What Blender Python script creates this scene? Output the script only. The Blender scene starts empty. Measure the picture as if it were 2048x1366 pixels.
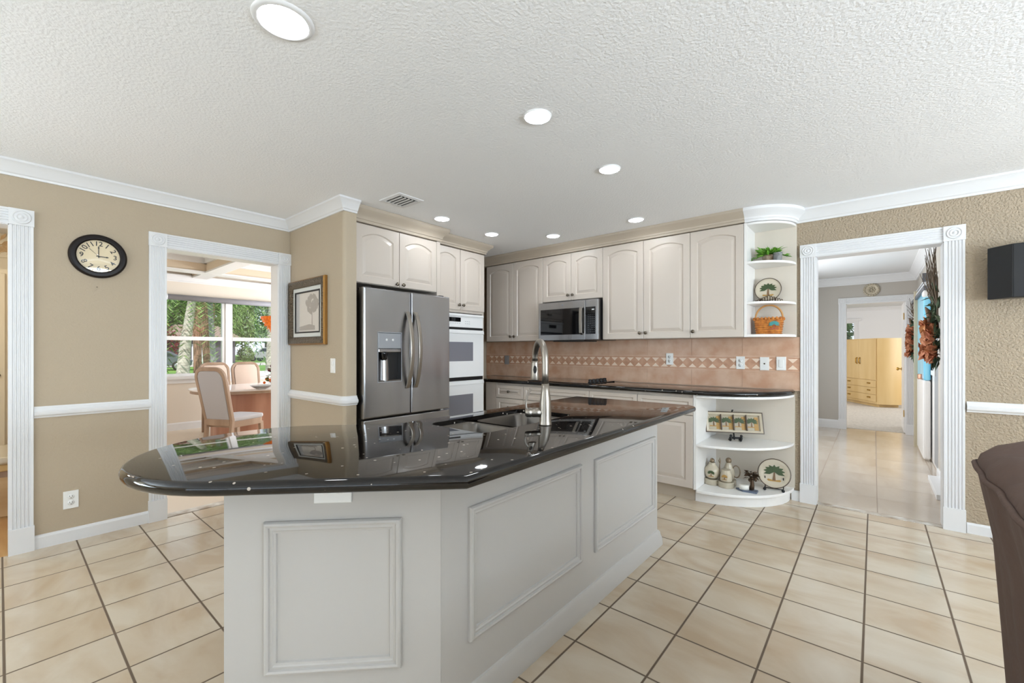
import bpy, bmesh, math, random
from mathutils import Vector, Matrix
random.seed(7)
PI = math.pi
SC = bpy.context.scene
COL = SC.collection

# ------------------------------------------------------------------ camera
CAM_H = 1.25
cam_data = bpy.data.cameras.new('camera')
cam_data.sensor_width = 36.0
cam_data.lens = 36.0 * 862.26 / 2048.0
cam_data.shift_y = 18.35 / 2048.0
cam_data.clip_start = 0.05
cam_data.clip_end = 400
cam = bpy.data.objects.new('camera', cam_data)
COL.objects.link(cam)
cam.location = (0, 0, CAM_H)
cam.rotation_euler = (PI / 2, 0, 0.698473)
SC.camera = cam

# ------------------------------------------------------------------ view, world, sun, daylight, fills
SC.view_settings.view_transform = 'Standard'
SC.view_settings.look = 'None'
SC.view_settings.gamma = 1.0
SC.view_settings.use_curve_mapping = False
SC.view_settings.exposure = 0.46
SC.cycles.max_bounces = 8
SC.cycles.diffuse_bounces = 5
SC.cycles.glossy_bounces = 5
SC.cycles.transmission_bounces = 8
SC.cycles.transparent_max_bounces = 12
SC.cycles.sample_clamp_indirect = 6.0
SC.cycles.caustics_reflective = False
SC.cycles.caustics_refractive = False
SC.cycles.use_denoising = True

world = bpy.data.worlds.new('world')
SC.world = world
world.use_nodes = True
bg = world.node_tree.nodes['Background']
bg.inputs[0].default_value = (0.80, 0.90, 1.0, 1)
bg.inputs[1].default_value = 0.9


def lamp(name, kind, loc, energy, color=(1, 1, 1), rot=(0, 0, 0), size=None, size_y=None, angle=None):
    l = bpy.data.lights.new(name, kind)
    l.energy = energy
    l.color = color
    if kind == 'AREA':
        l.shape = 'RECTANGLE'
        l.size, l.size_y = size, size_y
    if kind == 'POINT' and size:
        l.shadow_soft_size = size
    if kind == 'SUN':
        l.angle = angle or 0.01
    o = bpy.data.objects.new(name, l)
    o.location = loc
    o.rotation_euler = rot
    COL.objects.link(o)
    return o


lamp('sun', 'SUN', (20, -10, 30), 3.2, (1.0, 0.95, 0.86), (math.radians(20), math.radians(40), 0), angle=0.01)
# added area fills at assumed openings behind the camera, tilted toward the ceiling
lamp('patio_fill', 'AREA', (0.6, -4.42, 1.15), 52, (0.78, 0.90, 1.0), (PI / 2 + 1.1, 0, 0), 4.2, 2.1)  # unseen source, added to light the room from the south
lamp('east_fill', 'AREA', (4.12, 1.0, 1.35), 335, (0.76, 0.89, 1.0), (0, PI / 2 + 1.1, 0), 1.7, 3.6)  # added, shifted along the wall to balance the island faces
lamp('west_fill', 'AREA', (-4.10, -2.8, 1.35), 140, (0.76, 0.90, 1.0), (0, -PI / 2 - 1.0, 0), 1.7, 2.2)  # added with its opening to lift the ceiling and picture wall
# lights of the rooms beyond, mostly added fills without a visible source
lamp('dining_fill', 'AREA', (-6.3, 5.36, 1.5), 175, (0.92, 0.96, 1.0), (-PI / 2, 0, 0), 3.2, 1.6)  # added fill from an unseen side opening, brightens the dining room
lamp('hall_fill', 'AREA', (-1.14, 6.4, 1.4), 32, (0.94, 0.97, 1.0), (0, -PI / 2, 0), 1.6, 2.4)  # fill added for the hall, as if from an adjoining open room
lamp('bedroom_window_daylight', 'AREA', (2.35, 11.6, 1.5), 42, (0.97, 0.98, 1.0), (0, PI / 2, 0), 1.5, 2.6)
lamp('bedroom_west_fill', 'AREA', (-2.95, 11.0, 1.4), 38, (1.0, 0.98, 0.95), (0, -PI / 2, 0), 1.6, 2.6)  # added fill for the armoire front; the wall behind it is solid
lamp('study_fill', 'POINT', (-5.2, -0.6, 2.1), 15, (1.0, 0.92, 0.80), size=0.12)  # added warm fill for the study, no lamp modelled there

# ------------------------------------------------------------------ materials
def lin(c):
    out = []
    for v in c:
        v = v / 255.0
        out.append(v / 12.92 if v <= 0.04045 else ((v + 0.055) / 1.055) ** 2.4)
    return tuple(out) + (1.0,)


MATS = {}


def mat(name, rgb, rough=0.5, metal=0.0, spec=0.5, bump=None, var=None, emit=None, trans=0.0, alpha=1.0, coat=0.0, aniso=0.0, ior=None):
    """bump = (scale, strength, distance[, kind]); var = (rgb2, scale, stretch)"""
    m = bpy.data.materials.new(name)
    m.use_nodes = True
    nt = m.node_tree
    b = nt.nodes['Principled BSDF']
    b.inputs['Base Color'].default_value = lin(rgb)
    b.inputs['Roughness'].default_value = rough
    b.inputs['Metallic'].default_value = metal
    b.inputs['Specular IOR Level'].default_value = spec
    b.inputs['Transmission Weight'].default_value = trans
    b.inputs['Alpha'].default_value = alpha
    b.inputs['Coat Weight'].default_value = coat
    b.inputs['Coat Roughness'].default_value = 0.05
    b.inputs['Anisotropic'].default_value = aniso
    if ior:
        b.inputs['IOR'].default_value = ior
    if emit:
        b.inputs['Emission Color'].default_value = lin(emit[0])
        b.inputs['Emission Strength'].default_value = emit[1]
    tc = nt.nodes.new('ShaderNodeTexCoord')
    if var:
        mp = nt.nodes.new('ShaderNodeMapping')
        mp.inputs['Scale'].default_value = var[2] if len(var) > 2 else (1, 1, 1)
        nt.links.new(tc.outputs['Object'], mp.inputs['Vector'])
        n = nt.nodes.new('ShaderNodeTexNoise')
        n.inputs['Scale'].default_value = var[1]
        n.inputs['Detail'].default_value = 4
        nt.links.new(mp.outputs[0], n.inputs['Vector'])
        r = nt.nodes.new('ShaderNodeValToRGB')
        r.color_ramp.elements[0].position = 0.35
        r.color_ramp.elements[1].position = 0.65
        r.color_ramp.elements[0].color = lin(rgb)
        r.color_ramp.elements[1].color = lin(var[0])
        nt.links.new(n.outputs['Fac'], r.inputs[0])
        nt.links.new(r.outputs[0], b.inputs['Base Color'])
    if bump:
        kind = bump[3] if len(bump) > 3 else 'noise'
        if kind == 'voronoi':
            n = nt.nodes.new('ShaderNodeTexVoronoi')
            n.inputs['Scale'].default_value = bump[0]
            src = n.outputs['Distance']
        elif kind == 'weave':
            n = nt.nodes.new('ShaderNodeTexChecker')
            n.inputs['Scale'].default_value = bump[0]
            src = n.outputs['Fac']
        else:
            n = nt.nodes.new('ShaderNodeTexNoise')
            n.inputs['Scale'].default_value = bump[0]
            n.inputs['Detail'].default_value = 3
            src = n.outputs['Fac']
        nt.links.new(tc.outputs['Object'], n.inputs['Vector'])
        bp = nt.nodes.new('ShaderNodeBump')
        bp.inputs['Strength'].default_value = bump[1]
        bp.inputs['Distance'].default_value = bump[2]
        nt.links.new(src, bp.inputs['Height'])
        nt.links.new(bp.outputs[0], b.inputs['Normal'])
    MATS[name] = m
    return m


def tile_mat(name, size, origin, grout_w, c1, c2, grout, rough, scale=2.2, stretch=(1, 1, 1)):
    """square floor tiles laid along world X and Y"""
    m = bpy.data.materials.new(name)
    m.use_nodes = True
    nt = m.node_tree
    L = nt.links.new
    b = nt.nodes['Principled BSDF']
    geo = nt.nodes.new('ShaderNodeNewGeometry')
    sep = nt.nodes.new('ShaderNodeSeparateXYZ')
    L(geo.outputs['Position'], sep.inputs[0])

    def math_(op, a, b_=None, c=None):
        n = nt.nodes.new('ShaderNodeMath')
        n.operation = op
        for i, v in enumerate((a, b_, c)):
            if v is None:
                continue
            if isinstance(v, (int, float)):
                n.inputs[i].default_value = v
            else:
                L(v, n.inputs[i])
        return n.outputs[0]
    cells, dist = [], []
    for ax in range(2):
        t = math_('DIVIDE', math_('SUBTRACT', sep.outputs[ax], origin[ax]), size)
        cells.append(math_('FLOOR', t))
        fr = math_('FRACT', t)
        dist.append(math_('MULTIPLY', math_('MINIMUM', fr, math_('SUBTRACT', 1.0, fr)), size))
    dmin = math_('MINIMUM', dist[0], dist[1])
    mask = nt.nodes.new('ShaderNodeMapRange')
    mask.inputs['From Min'].default_value = grout_w * 0.35
    mask.inputs['From Max'].default_value = grout_w * 0.65
    L(dmin, mask.inputs['Value'])
    comb = nt.nodes.new('ShaderNodeCombineXYZ')
    L(cells[0], comb.inputs[0])
    L(cells[1], comb.inputs[1])
    wn = nt.nodes.new('ShaderNodeTexWhiteNoise')
    wn.noise_dimensions = '3D'
    L(comb.outputs[0], wn.inputs['Vector'])
    off = nt.nodes.new('ShaderNodeVectorMath')
    off.operation = 'MULTIPLY_ADD'
    L(wn.outputs['Color'], off.inputs[0])
    off.inputs[1].default_value = (9, 9, 9)
    mp = nt.nodes.new('ShaderNodeMapping')
    mp.inputs['Scale'].default_value = stretch
    L(geo.outputs['Position'], mp.inputs['Vector'])
    L(mp.outputs[0], off.inputs[2])
    nz = nt.nodes.new('ShaderNodeTexNoise')
    nz.inputs['Scale'].default_value = scale
    nz.inputs['Detail'].default_value = 5
    nz.inputs['Distortion'].default_value = 0.6
    L(off.outputs[0], nz.inputs['Vector'])
    r = nt.nodes.new('ShaderNodeValToRGB')
    r.color_ramp.elements[0].position = 0.34
    r.color_ramp.elements[1].position = 0.66
    r.color_ramp.elements[0].color = lin(c1)
    r.color_ramp.elements[1].color = lin(c2)
    L(nz.outputs['Fac'], r.inputs[0])
    mx = nt.nodes.new('ShaderNodeMix')
    mx.data_type = 'RGBA'
    L(mask.outputs[0], mx.inputs['Factor'])
    mx.inputs['A'].default_value = lin(grout)
    L(r.outputs[0], mx.inputs['B'])
    L(mx.outputs['Result'], b.inputs['Base Color'])
    rr = nt.nodes.new('ShaderNodeMapRange')
    rr.inputs['To Min'].default_value = 0.8
    rr.inputs['To Max'].default_value = rough
    L(mask.outputs[0], rr.inputs['Value'])
    L(rr.outputs[0], b.inputs['Roughness'])
    bp = nt.nodes.new('ShaderNodeBump')
    bp.inputs['Strength'].default_value = 0.5
    bp.inputs['Distance'].default_value = 0.003
    L(mask.outputs[0], bp.inputs['Height'])
    L(bp.outputs[0], b.inputs['Normal'])
    MATS[name] = m
    return m


def granite_mat(name):
    m = bpy.data.materials.new(name)
    m.use_nodes = True
    nt = m.node_tree
    L = nt.links.new
    b = nt.nodes['Principled BSDF']
    tc = nt.nodes.new('ShaderNodeTexCoord')
    v = nt.nodes.new('ShaderNodeTexVoronoi')
    v.inputs['Scale'].default_value = 60
    L(tc.outputs['Object'], v.inputs['Vector'])
    sep = nt.nodes.new('ShaderNodeSeparateColor')
    L(v.outputs['Color'], sep.inputs[0])
    pick = nt.nodes.new('ShaderNodeMath')
    pick.operation = 'GREATER_THAN'
    pick.inputs[1].default_value = 0.93
    L(sep.outputs[0], pick.inputs[0])
    near = nt.nodes.new('ShaderNodeMath')
    near.operation = 'LESS_THAN'
    near.inputs[1].default_value = 0.27
    L(v.outputs['Distance'], near.inputs[0])
    both = nt.nodes.new('ShaderNodeMath')
    both.operation = 'MULTIPLY'
    L(pick.outputs[0], both.inputs[0])
    L(near.outputs[0], both.inputs[1])
    nz = nt.nodes.new('ShaderNodeTexNoise')
    nz.inputs['Scale'].default_value = 160
    nz.inputs['Detail'].default_value = 3
    L(tc.outputs['Object'], nz.inputs['Vector'])
    r = nt.nodes.new('ShaderNodeValToRGB')
    r.color_ramp.elements[0].position = 0.45
    r.color_ramp.elements[1].position = 0.75
    r.color_ramp.elements[0].color = lin((8, 7, 7))
    r.color_ramp.elements[1].color = lin((36, 29, 25))
    L(nz.outputs['Fac'], r.inputs[0])
    mx = nt.nodes.new('ShaderNodeMix')
    mx.data_type = 'RGBA'
    L(both.outputs[0], mx.inputs['Factor'])
    L(r.outputs[0], mx.inputs['A'])
    mx.inputs['B'].default_value = lin((168, 158, 146))
    L(mx.outputs['Result'], b.inputs['Base Color'])
    b.inputs['Roughness'].default_value = 0.035
    b.inputs['Specular IOR Level'].default_value = 0.5
    MATS[name] = m
    return m


mat('wall_tan', (183, 168, 146), 0.75, bump=(75, 0.5, 0.005))
mat('wall_tan_rough', (172, 156, 134), 0.75, bump=(75, 1.0, 0.014))
mat('wall_cream', (224, 214, 201), 0.75)
mat('wall_grey', (186, 180, 172), 0.75)
mat('wall_white', (232, 232, 233), 0.75)
mat('wall_beige_room', (222, 210, 186), 0.75)
mat('ceiling_paint', (244, 245, 247), 0.85, bump=(75, 0.6, 0.006))
mat('ceiling_plain', (222, 222, 222), 0.85)
mat('trim_white', (226, 226, 227), 0.35)
mat('cab_cream', (204, 193, 182), 0.32)
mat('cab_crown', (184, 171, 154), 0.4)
mat('cab_inside', (214, 205, 192), 0.5)
mat('shelf_white', (236, 234, 231), 0.35)
mat('island_paint', (188, 185, 181), 0.35)
mat('steel', (164, 164, 166), 0.25, 1.0)


def brushed(name, scale, strength):
    nt = MATS[name].node_tree
    tc = nt.nodes.new('ShaderNodeTexCoord')
    mp = nt.nodes.new('ShaderNodeMapping')
    mp.inputs['Scale'].default_value = scale
    n = nt.nodes.new('ShaderNodeTexNoise')
    n.inputs['Scale'].default_value = 1.0
    n.inputs['Detail'].default_value = 1.0
    bp = nt.nodes.new('ShaderNodeBump')
    bp.inputs['Strength'].default_value = strength
    bp.inputs['Distance'].default_value = 0.02
    nt.links.new(tc.outputs['Object'], mp.inputs['Vector'])
    nt.links.new(mp.outputs[0], n.inputs['Vector'])
    nt.links.new(n.outputs['Fac'], bp.inputs['Height'])
    nt.links.new(bp.outputs[0], nt.nodes['Principled BSDF'].inputs['Normal'])


brushed('steel', (4.0, 4.0, 1.0), 0.8)
mat('steel_dark', (96, 90, 84), 0.4, 0.6)
mat('nickel', (156, 149, 140), 0.34, 1.0)
mat('steel_sink', (104, 99, 94), 0.3, 1.0)
mat('knob_metal', (120, 112, 100), 0.3, 1.0)
mat('black_glass', (10, 10, 12), 0.05, 0.0, 0.6)
mat('black_plastic', (16, 16, 18), 0.35)
mat('black_matte', (22, 22, 24), 0.6)
mat('void_shade', (12, 10, 9), 0.8)
mat('appliance_white', (236, 236, 236), 0.18, spec=0.5)
mat('oven_glass', (122, 122, 130), 0.08)
mat('grey_plastic', (150, 152, 156), 0.3)
mat('button_white', (225, 225, 225), 0.4)
mat('plate_white', (238, 238, 236), 0.3)
mat('plate_grey', (150, 146, 145), 0.35)
mat('lens_glow', (255, 255, 255), 0.5, emit=((244, 250, 255), 38.0))
mat('vent_metal', (205, 204, 202), 0.5)
mat('clock_rim', (24, 16, 13), 0.4, spec=0.25)
mat('clock_face', (232, 214, 178), 0.5)
mat('ink', (24, 20, 18), 0.5)


def thin_glass(name):
    m = bpy.data.materials.new(name)
    m.use_nodes = True
    nt = m.node_tree
    nt.nodes.remove(nt.nodes['Principled BSDF'])
    tr = nt.nodes.new('ShaderNodeBsdfTransparent')
    gl = nt.nodes.new('ShaderNodeBsdfGlossy')
    gl.inputs['Roughness'].default_value = 0.01
    lw = nt.nodes.new('ShaderNodeLayerWeight')
    pw = nt.nodes.new('ShaderNodeMath')
    pw.operation = 'POWER'
    nt.links.new(lw.outputs['Facing'], pw.inputs[0])
    pw.inputs[1].default_value = 4.0
    fr = nt.nodes.new('ShaderNodeMath')
    fr.operation = 'MULTIPLY_ADD'
    nt.links.new(pw.outputs[0], fr.inputs[0])
    fr.inputs[1].default_value = 0.9
    fr.inputs[2].default_value = 0.035
    mx = nt.nodes.new('ShaderNodeMixShader')
    nt.links.new(fr.outputs[0], mx.inputs[0])
    nt.links.new(tr.outputs[0], mx.inputs[1])
    nt.links.new(gl.outputs[0], mx.inputs[2])
    nt.links.new(mx.outputs[0], nt.nodes['Material Output'].inputs[0])
    MATS[name] = m


thin_glass('glass')
mat('gold', (158, 116, 62), 0.35, 0.8, bump=(90, 0.5, 0.004))
mat('gilt_silver', (104, 94, 80), 0.35, 0.8, bump=(70, 0.9, 0.008, 'voronoi'))
mat('mat_board', (214, 217, 214), 0.6)
mat('print_paper', (206, 203, 196), 0.18, var=((150, 148, 146), 6.0))
mat('print_paper2', (196, 194, 190), 0.18)
mat('print_ink', (112, 110, 108), 0.2)
mat('wood_pale', (218, 190, 138), 0.35, var=((204, 172, 116), 3.0, (1, 1, 0.15)))
mat('wood_oak', (168, 144, 124), 0.4, var=((148, 122, 102), 8.0, (1, 1, 0.1)))
mat('wood_rose', (186, 142, 122), 0.4, var=((160, 112, 92), 6.0, (1, 1, 0.12)))
mat('wood_study', (206, 176, 134), 0.45, var=((176, 142, 100), 6.0, (0.1, 0.1, 1)))
mat('chair_fabric', (178, 176, 180), 0.9, bump=(160, 0.4, 0.002, 'weave'))
mat('chair_fabric_pink', (206, 186, 172), 0.9, bump=(160, 0.4, 0.002, 'weave'))
mat('table_white', (236, 230, 230), 0.12)
mat('brass', (196, 156, 80), 0.3, 1.0)
mat('sofa_fabric', (94, 76, 68), 0.85, bump=(14, 0.25, 0.02), spec=0.3)
mat('leaf_bright', (70, 128, 34), 0.5, var=((122, 176, 62), 30))
mat('leaf_dark', (34, 74, 30), 0.5, var=((70, 110, 44), 14))
mat('pot_clay', (176, 160, 142), 0.35, var=((120, 96, 74), 26))
mat('glass_clear_pot', (235, 238, 240), 0.08, trans=0.75, ior=1.2)
mat('china', (200, 189, 168), 0.18)
mat('china_shade', (182, 172, 152), 0.22)
mat('china_rim', (84, 68, 56), 0.3)
mat('palm_green', (62, 80, 46), 0.4)
mat('palm_trunk_paint', (122, 92, 62), 0.4)
mat('ochre', (176, 136, 70), 0.4)
mat('bronze', (84, 66, 50), 0.4, 0.6)
mat('bronze_pale', (140, 122, 100), 0.4, 0.3)
mat('wicker', (216, 142, 60), 0.6, var=((168, 96, 36), 40), bump=(60, 0.7, 0.006))
mat('wicker_handle', (198, 146, 86), 0.5)
mat('teal', (70, 150, 150), 0.5)
mat('red_brown', (170, 84, 62), 0.5)
mat('slate', (96, 106, 124), 0.5)
mat('candle_white', (240, 238, 230), 0.4)
mat('dried_flower', (166, 98, 70), 0.8, var=((206, 146, 108), 12))
mat('dried_flower_light', (206, 150, 104), 0.8, var=((170, 100, 64), 14))
mat('twig', (92, 78, 62), 0.8)
mat('moss_green', (56, 84, 66), 0.8, var=((86, 96, 70), 10))
mat('door_white', (226, 224, 222), 0.3)
mat('door_edge', (186, 176, 152), 0.5)
mat('blue_glass', (92, 176, 212), 0.2, var=((150, 214, 236), 5, (4, 4, 0.2)))
mat('copper_band', (186, 136, 112), 0.3, 0.5)
mat('kick_metal', (182, 186, 192), 0.35, 0.7)
mat('cornice_grey', (96, 98, 104), 0.5)
mat('cornice_pale', (204, 206, 210), 0.4)
mat('carpet', (216, 208, 196), 0.95, bump=(200, 0.8, 0.01), var=((196, 188, 176), 30))
mat('marble', (222, 218, 210), 0.3, var=((150, 132, 112), 9.0, (1, 1, 1)))
mat('dining_floor', (214, 200, 182), 0.4)
mat('wood_floor', (198, 158, 106), 0.35, var=((170, 126, 78), 4, (0.3, 3, 1)))
mat('amber', (214, 120, 30), 0.25, emit=((224, 110, 20), 0.35), var=((150, 62, 14), 26))
mat('flower_orange', (236, 116, 44), 0.6)
mat('flower_purple', (112, 46, 66), 0.6)
mat('shade_grey', (150, 150, 158), 0.7)
mat('shade_tube', (226, 226, 228), 0.4)
mat('coffer_side', (214, 198, 176), 0.7)
mat('lawn', (116, 156, 62), 0.95, var=((84, 128, 44), 0.6))
mat('road', (186, 182, 176), 0.9)
mat('palm_bark', (204, 196, 190), 0.85, var=((150, 142, 136), 3.5, (1, 1, 4)))
mat('palm_fibre', (170, 132, 114), 0.9, var=((112, 84, 72), 5, (3, 3, 0.4)))
mat('palm_grey', (150, 150, 156), 0.85)
mat('frond', (126, 156, 84), 0.6, var=((82, 116, 60), 3))
mat('tree_leaf', (70, 98, 54), 0.6, var=((142, 168, 104), 0.8))
mat('tree_leaf_dark', (40, 60, 38), 0.6, var=((96, 122, 80), 0.6))
mat('tree_leaf_pale', (92, 120, 92), 0.6, var=((158, 180, 132), 0.7))
mat('leaf_red', (140, 42, 52), 0.6, var=((96, 40, 40), 1.5))
mat('bark', (112, 90, 74), 0.9)
mat('house_dark', (86, 84, 96), 0.8)
mat('house_white', (226, 228, 236), 0.7)
mat('roof_tile', (140, 122, 112), 0.8)
mat('car_grey', (104, 112, 122), 0.2, 0.4)
mat('car_silver', (176, 178, 184), 0.3, 0.2)
mat('tyre', (28, 28, 30), 0.8)
mat('rim', (170, 172, 176), 0.3, 0.8)
mat('car_glass', (46, 56, 62), 0.08)
mat('plastic_white', (240, 240, 240), 0.5)
tile_mat('kitchen_tile', 0.3165, (-0.3525, 0.331), 0.0085, (190, 170, 145), (207, 195, 176), (104, 88, 72), 0.16, 2.4, (1.0, 1.9, 1))
tile_mat('hall_tile', 0.43, (0.02, 4.36), 0.005, (186, 172, 156), (204, 192, 178), (160, 142, 126), 0.14, 1.4, (2, 0.6, 1))
granite_mat('granite')
mat('splash_tile', (198, 152, 122), 0.3, var=((216, 182, 156), 7))
mat('splash_grout', (222, 190, 164), 0.7)
mat('splash_light', (240, 216, 194), 0.35)
mat('splash_border', (208, 162, 132), 0.35, var=((188, 140, 110), 18))

# ------------------------------------------------------------------ mesh builder
WL = {}     # world location of each object's origin


class MB:
    def __init__(self):
        self.v, self.f, self.mi, self.sm = [], [], [], []
        self.cur = 0

    def m(self, i):
        self.cur = i
        return self

    def add(self, vs, fs, smooth=False):
        o = len(self.v)
        self.v.extend(Vector(p) for p in vs)
        for f in fs:
            self.f.append([o + i for i in f])
            self.mi.append(self.cur)
            self.sm.append(smooth)
        return self

    def box(self, x0, y0, z0, x1, y1, z1):
        x0, x1 = min(x0, x1), max(x0, x1)
        y0, y1 = min(y0, y1), max(y0, y1)
        z0, z1 = min(z0, z1), max(z0, z1)
        v = [(x0, y0, z0), (x1, y0, z0), (x1, y1, z0), (x0, y1, z0), (x0, y0, z1), (x1, y0, z1), (x1, y1, z1), (x0, y1, z1)]
        return self.add(v, [(0, 3, 2, 1), (4, 5, 6, 7), (0, 1, 5, 4), (1, 2, 6, 5), (2, 3, 7, 6), (3, 0, 4, 7)])

    def obox(self, o, ax, ay, az, a, b, c):
        """box spanned by axes from corner-range tuples a,b,c along ax,ay,az at o"""
        o, ax, ay, az = Vector(o), Vector(ax), Vector(ay), Vector(az)
        v = [o + ax * a[i] + ay * b[j] + az * c[k] for k in (0, 1) for j in (0, 1) for i in (0, 1)]
        fl = [(0, 2, 3, 1), (4, 5, 7, 6), (0, 1, 5, 4), (1, 3, 7, 5), (3, 2, 6, 7), (2, 0, 4, 6)]
        if ax.cross(ay).dot(az) < 0:
            fl = [tuple(reversed(f)) for f in fl]
        return self.add(v, fl)

    def prism(self, poly, z0, z1, smooth=False):
        """vertical prism on a counter-clockwise polygon"""
        n = len(poly)
        v = [(p[0], p[1], z0) for p in poly] + [(p[0], p[1], z1) for p in poly]
        self.add(v, [(i, (i + 1) % n, n + (i + 1) % n, n + i) for i in range(n)], smooth)
        o = len(self.v) - 2 * n
        self.f.append([o + i for i in reversed(range(n))]); self.mi.append(self.cur); self.sm.append(False)
        self.f.append([o + n + i for i in range(n)]); self.mi.append(self.cur); self.sm.append(False)
        return self

    def oprism(self, poly, o, ax, ay, az, h0, h1):
        """prism: polygon in the (ax, ay) plane at o, extruded along az from h0 to h1"""
        o, ax, ay, az = Vector(o), Vector(ax), Vector(ay), Vector(az)
        n = len(poly)
        v = [o + ax * p[0] + ay * p[1] + az * h0 for p in poly] + [o + ax * p[0] + ay * p[1] + az * h1 for p in poly]
        fs = [(i, (i + 1) % n, n + (i + 1) % n, n + i) for i in range(n)] + [tuple(reversed(range(n))), tuple(range(n, 2 * n))]
        area = sum(poly[i][0] * poly[(i + 1) % n][1] - poly[(i + 1) % n][0] * poly[i][1] for i in range(n))
        if (ax.cross(ay).dot(az) < 0) != (area < 0):
            fs = [tuple(reversed(f)) for f in fs]
        return self.add(v, fs)

    def lathe(self, prof, o=(0, 0, 0), ax=(1, 0, 0), ay=(0, 1, 0), az=(0, 0, 1), n=24, smooth=True, a0=0.0, a1=2 * PI, caps=True):
        """profile [(r, h)] turned round az at o"""
        o, ax, ay, az = Vector(o), Vector(ax), Vector(ay), Vector(az)
        full = abs(a1 - a0 - 2 * PI) < 1e-6
        k = n if full else n + 1
        v, f = [], []
        for r, h in prof:
            for i in range(k):
                t = a0 + (a1 - a0) * i / n
                v.append(o + (ax * math.cos(t) + ay * math.sin(t)) * r + az * h)
        for j in range(len(prof) - 1):
            for i in range(n):
                a, b = j * k + i, j * k + (i + 1) % k
                f.append((a, b, b + k, a + k))
        self.add(v, f, smooth)
        if full and caps:
            base = len(self.v) - len(v)
            if prof[0][0] > 1e-5:
                self.f.append([base + i for i in reversed(range(k))]); self.mi.append(self.cur); self.sm.append(False)
            if prof[-1][0] > 1e-5:
                self.f.append([base + (len(prof) - 1) * k + i for i in range(k)]); self.mi.append(self.cur); self.sm.append(False)
        return self

    def ball(self, c, r, n=12, rz=None):
        rz = rz or r
        prof = [(max(1e-4, r * math.cos(t)), rz * math.sin(t)) for t in [(-0.5 + j / 8) * PI for j in range(9)]]
        return self.lathe(prof, c, n=n)

    def tube(self, path, r, n=10, caps=True, flat=None):
        """round (or flat: (w, d) with side hint) bar along a path; r a number or list"""
        P = [Vector(p) for p in path]
        rr = r if isinstance(r, (list, tuple)) else [r] * len(P)
        up = None
        v = []
        for i, p in enumerate(P):
            if i == 0:
                t = P[1] - P[0]
            elif i == len(P) - 1:
                t = P[-1] - P[-2]
            else:
                t = (P[i + 1] - p).normalized() + (p - P[i - 1]).normalized()
            t.normalize()
            if up is None:
                up = Vector((0, 0, 1)) if abs(t.z) < 0.9 else Vector((1, 0, 0))
            s = t.cross(up)
            s.normalize()
            up = s.cross(t)
            up.normalize()
            for k in range(n):
                a = 2 * PI * k / n
                v.append(p + (s * math.cos(a) + up * math.sin(a)) * rr[i])
        f = []
        for i in range(len(P) - 1):
            for k in range(n):
                a, b = i * n + k, i * n + (k + 1) % n
                f.append((a, a + n, b + n, b))
        self.add(v, f, True)
        if caps:
            o = len(self.v) - len(v)
            self.f.append([o + k for k in range(n)]); self.mi.append(self.cur); self.sm.append(False)
            self.f.append([o + (len(P) - 1) * n + k for k in reversed(range(n))]); self.mi.append(self.cur); self.sm.append(False)
        return self

    def bar(self, path, w, d, side):
        """rectangular bar along a path: w along the fixed vector side, d across it"""
        P = [Vector(p) for p in path]
        S = Vector(side).normalized()
        v = []
        for i, p in enumerate(P):
            t = (P[min(i + 1, len(P) - 1)] - P[max(i - 1, 0)]).normalized()
            q = t.cross(S).normalized()
            for a, b in ((-1, -1), (1, -1), (1, 1), (-1, 1)):
                v.append(p + S * a * w / 2 + q * b * d / 2)
        f = []
        for i in range(len(P) - 1):
            for k in range(4):
                a, b = i * 4 + k, i * 4 + (k + 1) % 4
                f.append((a, b, b + 4, a + 4))
        e = (len(P) - 1) * 4
        f += [(3, 2, 1, 0), (e, e + 1, e + 2, e + 3)]
        return self.add(v, f)

    def sweep(self, path, prof, z, side=1, closed=False, cap=True):
        """moulding: profile [(out, up)] along a horizontal polyline, mitred; side=+1: out is to the right of travel"""
        P = [Vector((p[0], p[1])) for p in path]
        n = len(P)
        v = []
        for i in range(n):
            d = []
            if i > 0 or closed:
                d.append((P[i] - P[i - 1]).normalized())
            if i < n - 1 or closed:
                d.append((P[(i + 1) % n] - P[i]).normalized())
            nn = [Vector((q.y, -q.x)) * side for q in d]
            m = nn[0] if len(nn) == 1 else (nn[0] + nn[1]) / max(0.15, 1 + nn[0].dot(nn[1]))
            for u, h in prof:
                q = P[i] + m * u
                v.append((q.x, q.y, z + h))
        k = len(prof)
        f = []
        for i in range(n if closed else n - 1):
            for j in range(k):
                a, b = i * k + j, i * k + (j + 1) % k
                c, e = ((i + 1) % n) * k + j, ((i + 1) % n) * k + (j + 1) % k
                f.append((a, b, e, c) if side > 0 else (a, c, e, b))
        if cap and not closed:
            f += [tuple(range(k)), tuple((n - 1) * k + j for j in reversed(range(k)))]
        return self.add(v, f)

    def frame(self, o, ax, az, an, w, h, prof, smooth=False):
        """mitred rectangular frame in the (ax, az) plane at corner o: profile [(inset, height along an)]"""
        o, ax, az, an = Vector(o), Vector(ax), Vector(az), Vector(an)
        v, f = [], []
        for i, t in prof:
            for x, z in ((i, i), (w - i, i), (w - i, h - i), (i, h - i)):
                v.append(o + ax * x + az * z + an * t)
        fl = ax.cross(az).dot(an) < 0
        for j in range(len(prof) - 1):
            for k in range(4):
                a, b = j * 4 + k, j * 4 + (k + 1) % 4
                q = (a, b, b + 4, a + 4)
                f.append(tuple(reversed(q)) if fl else q)
        return self.add(v, f, smooth)

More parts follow.
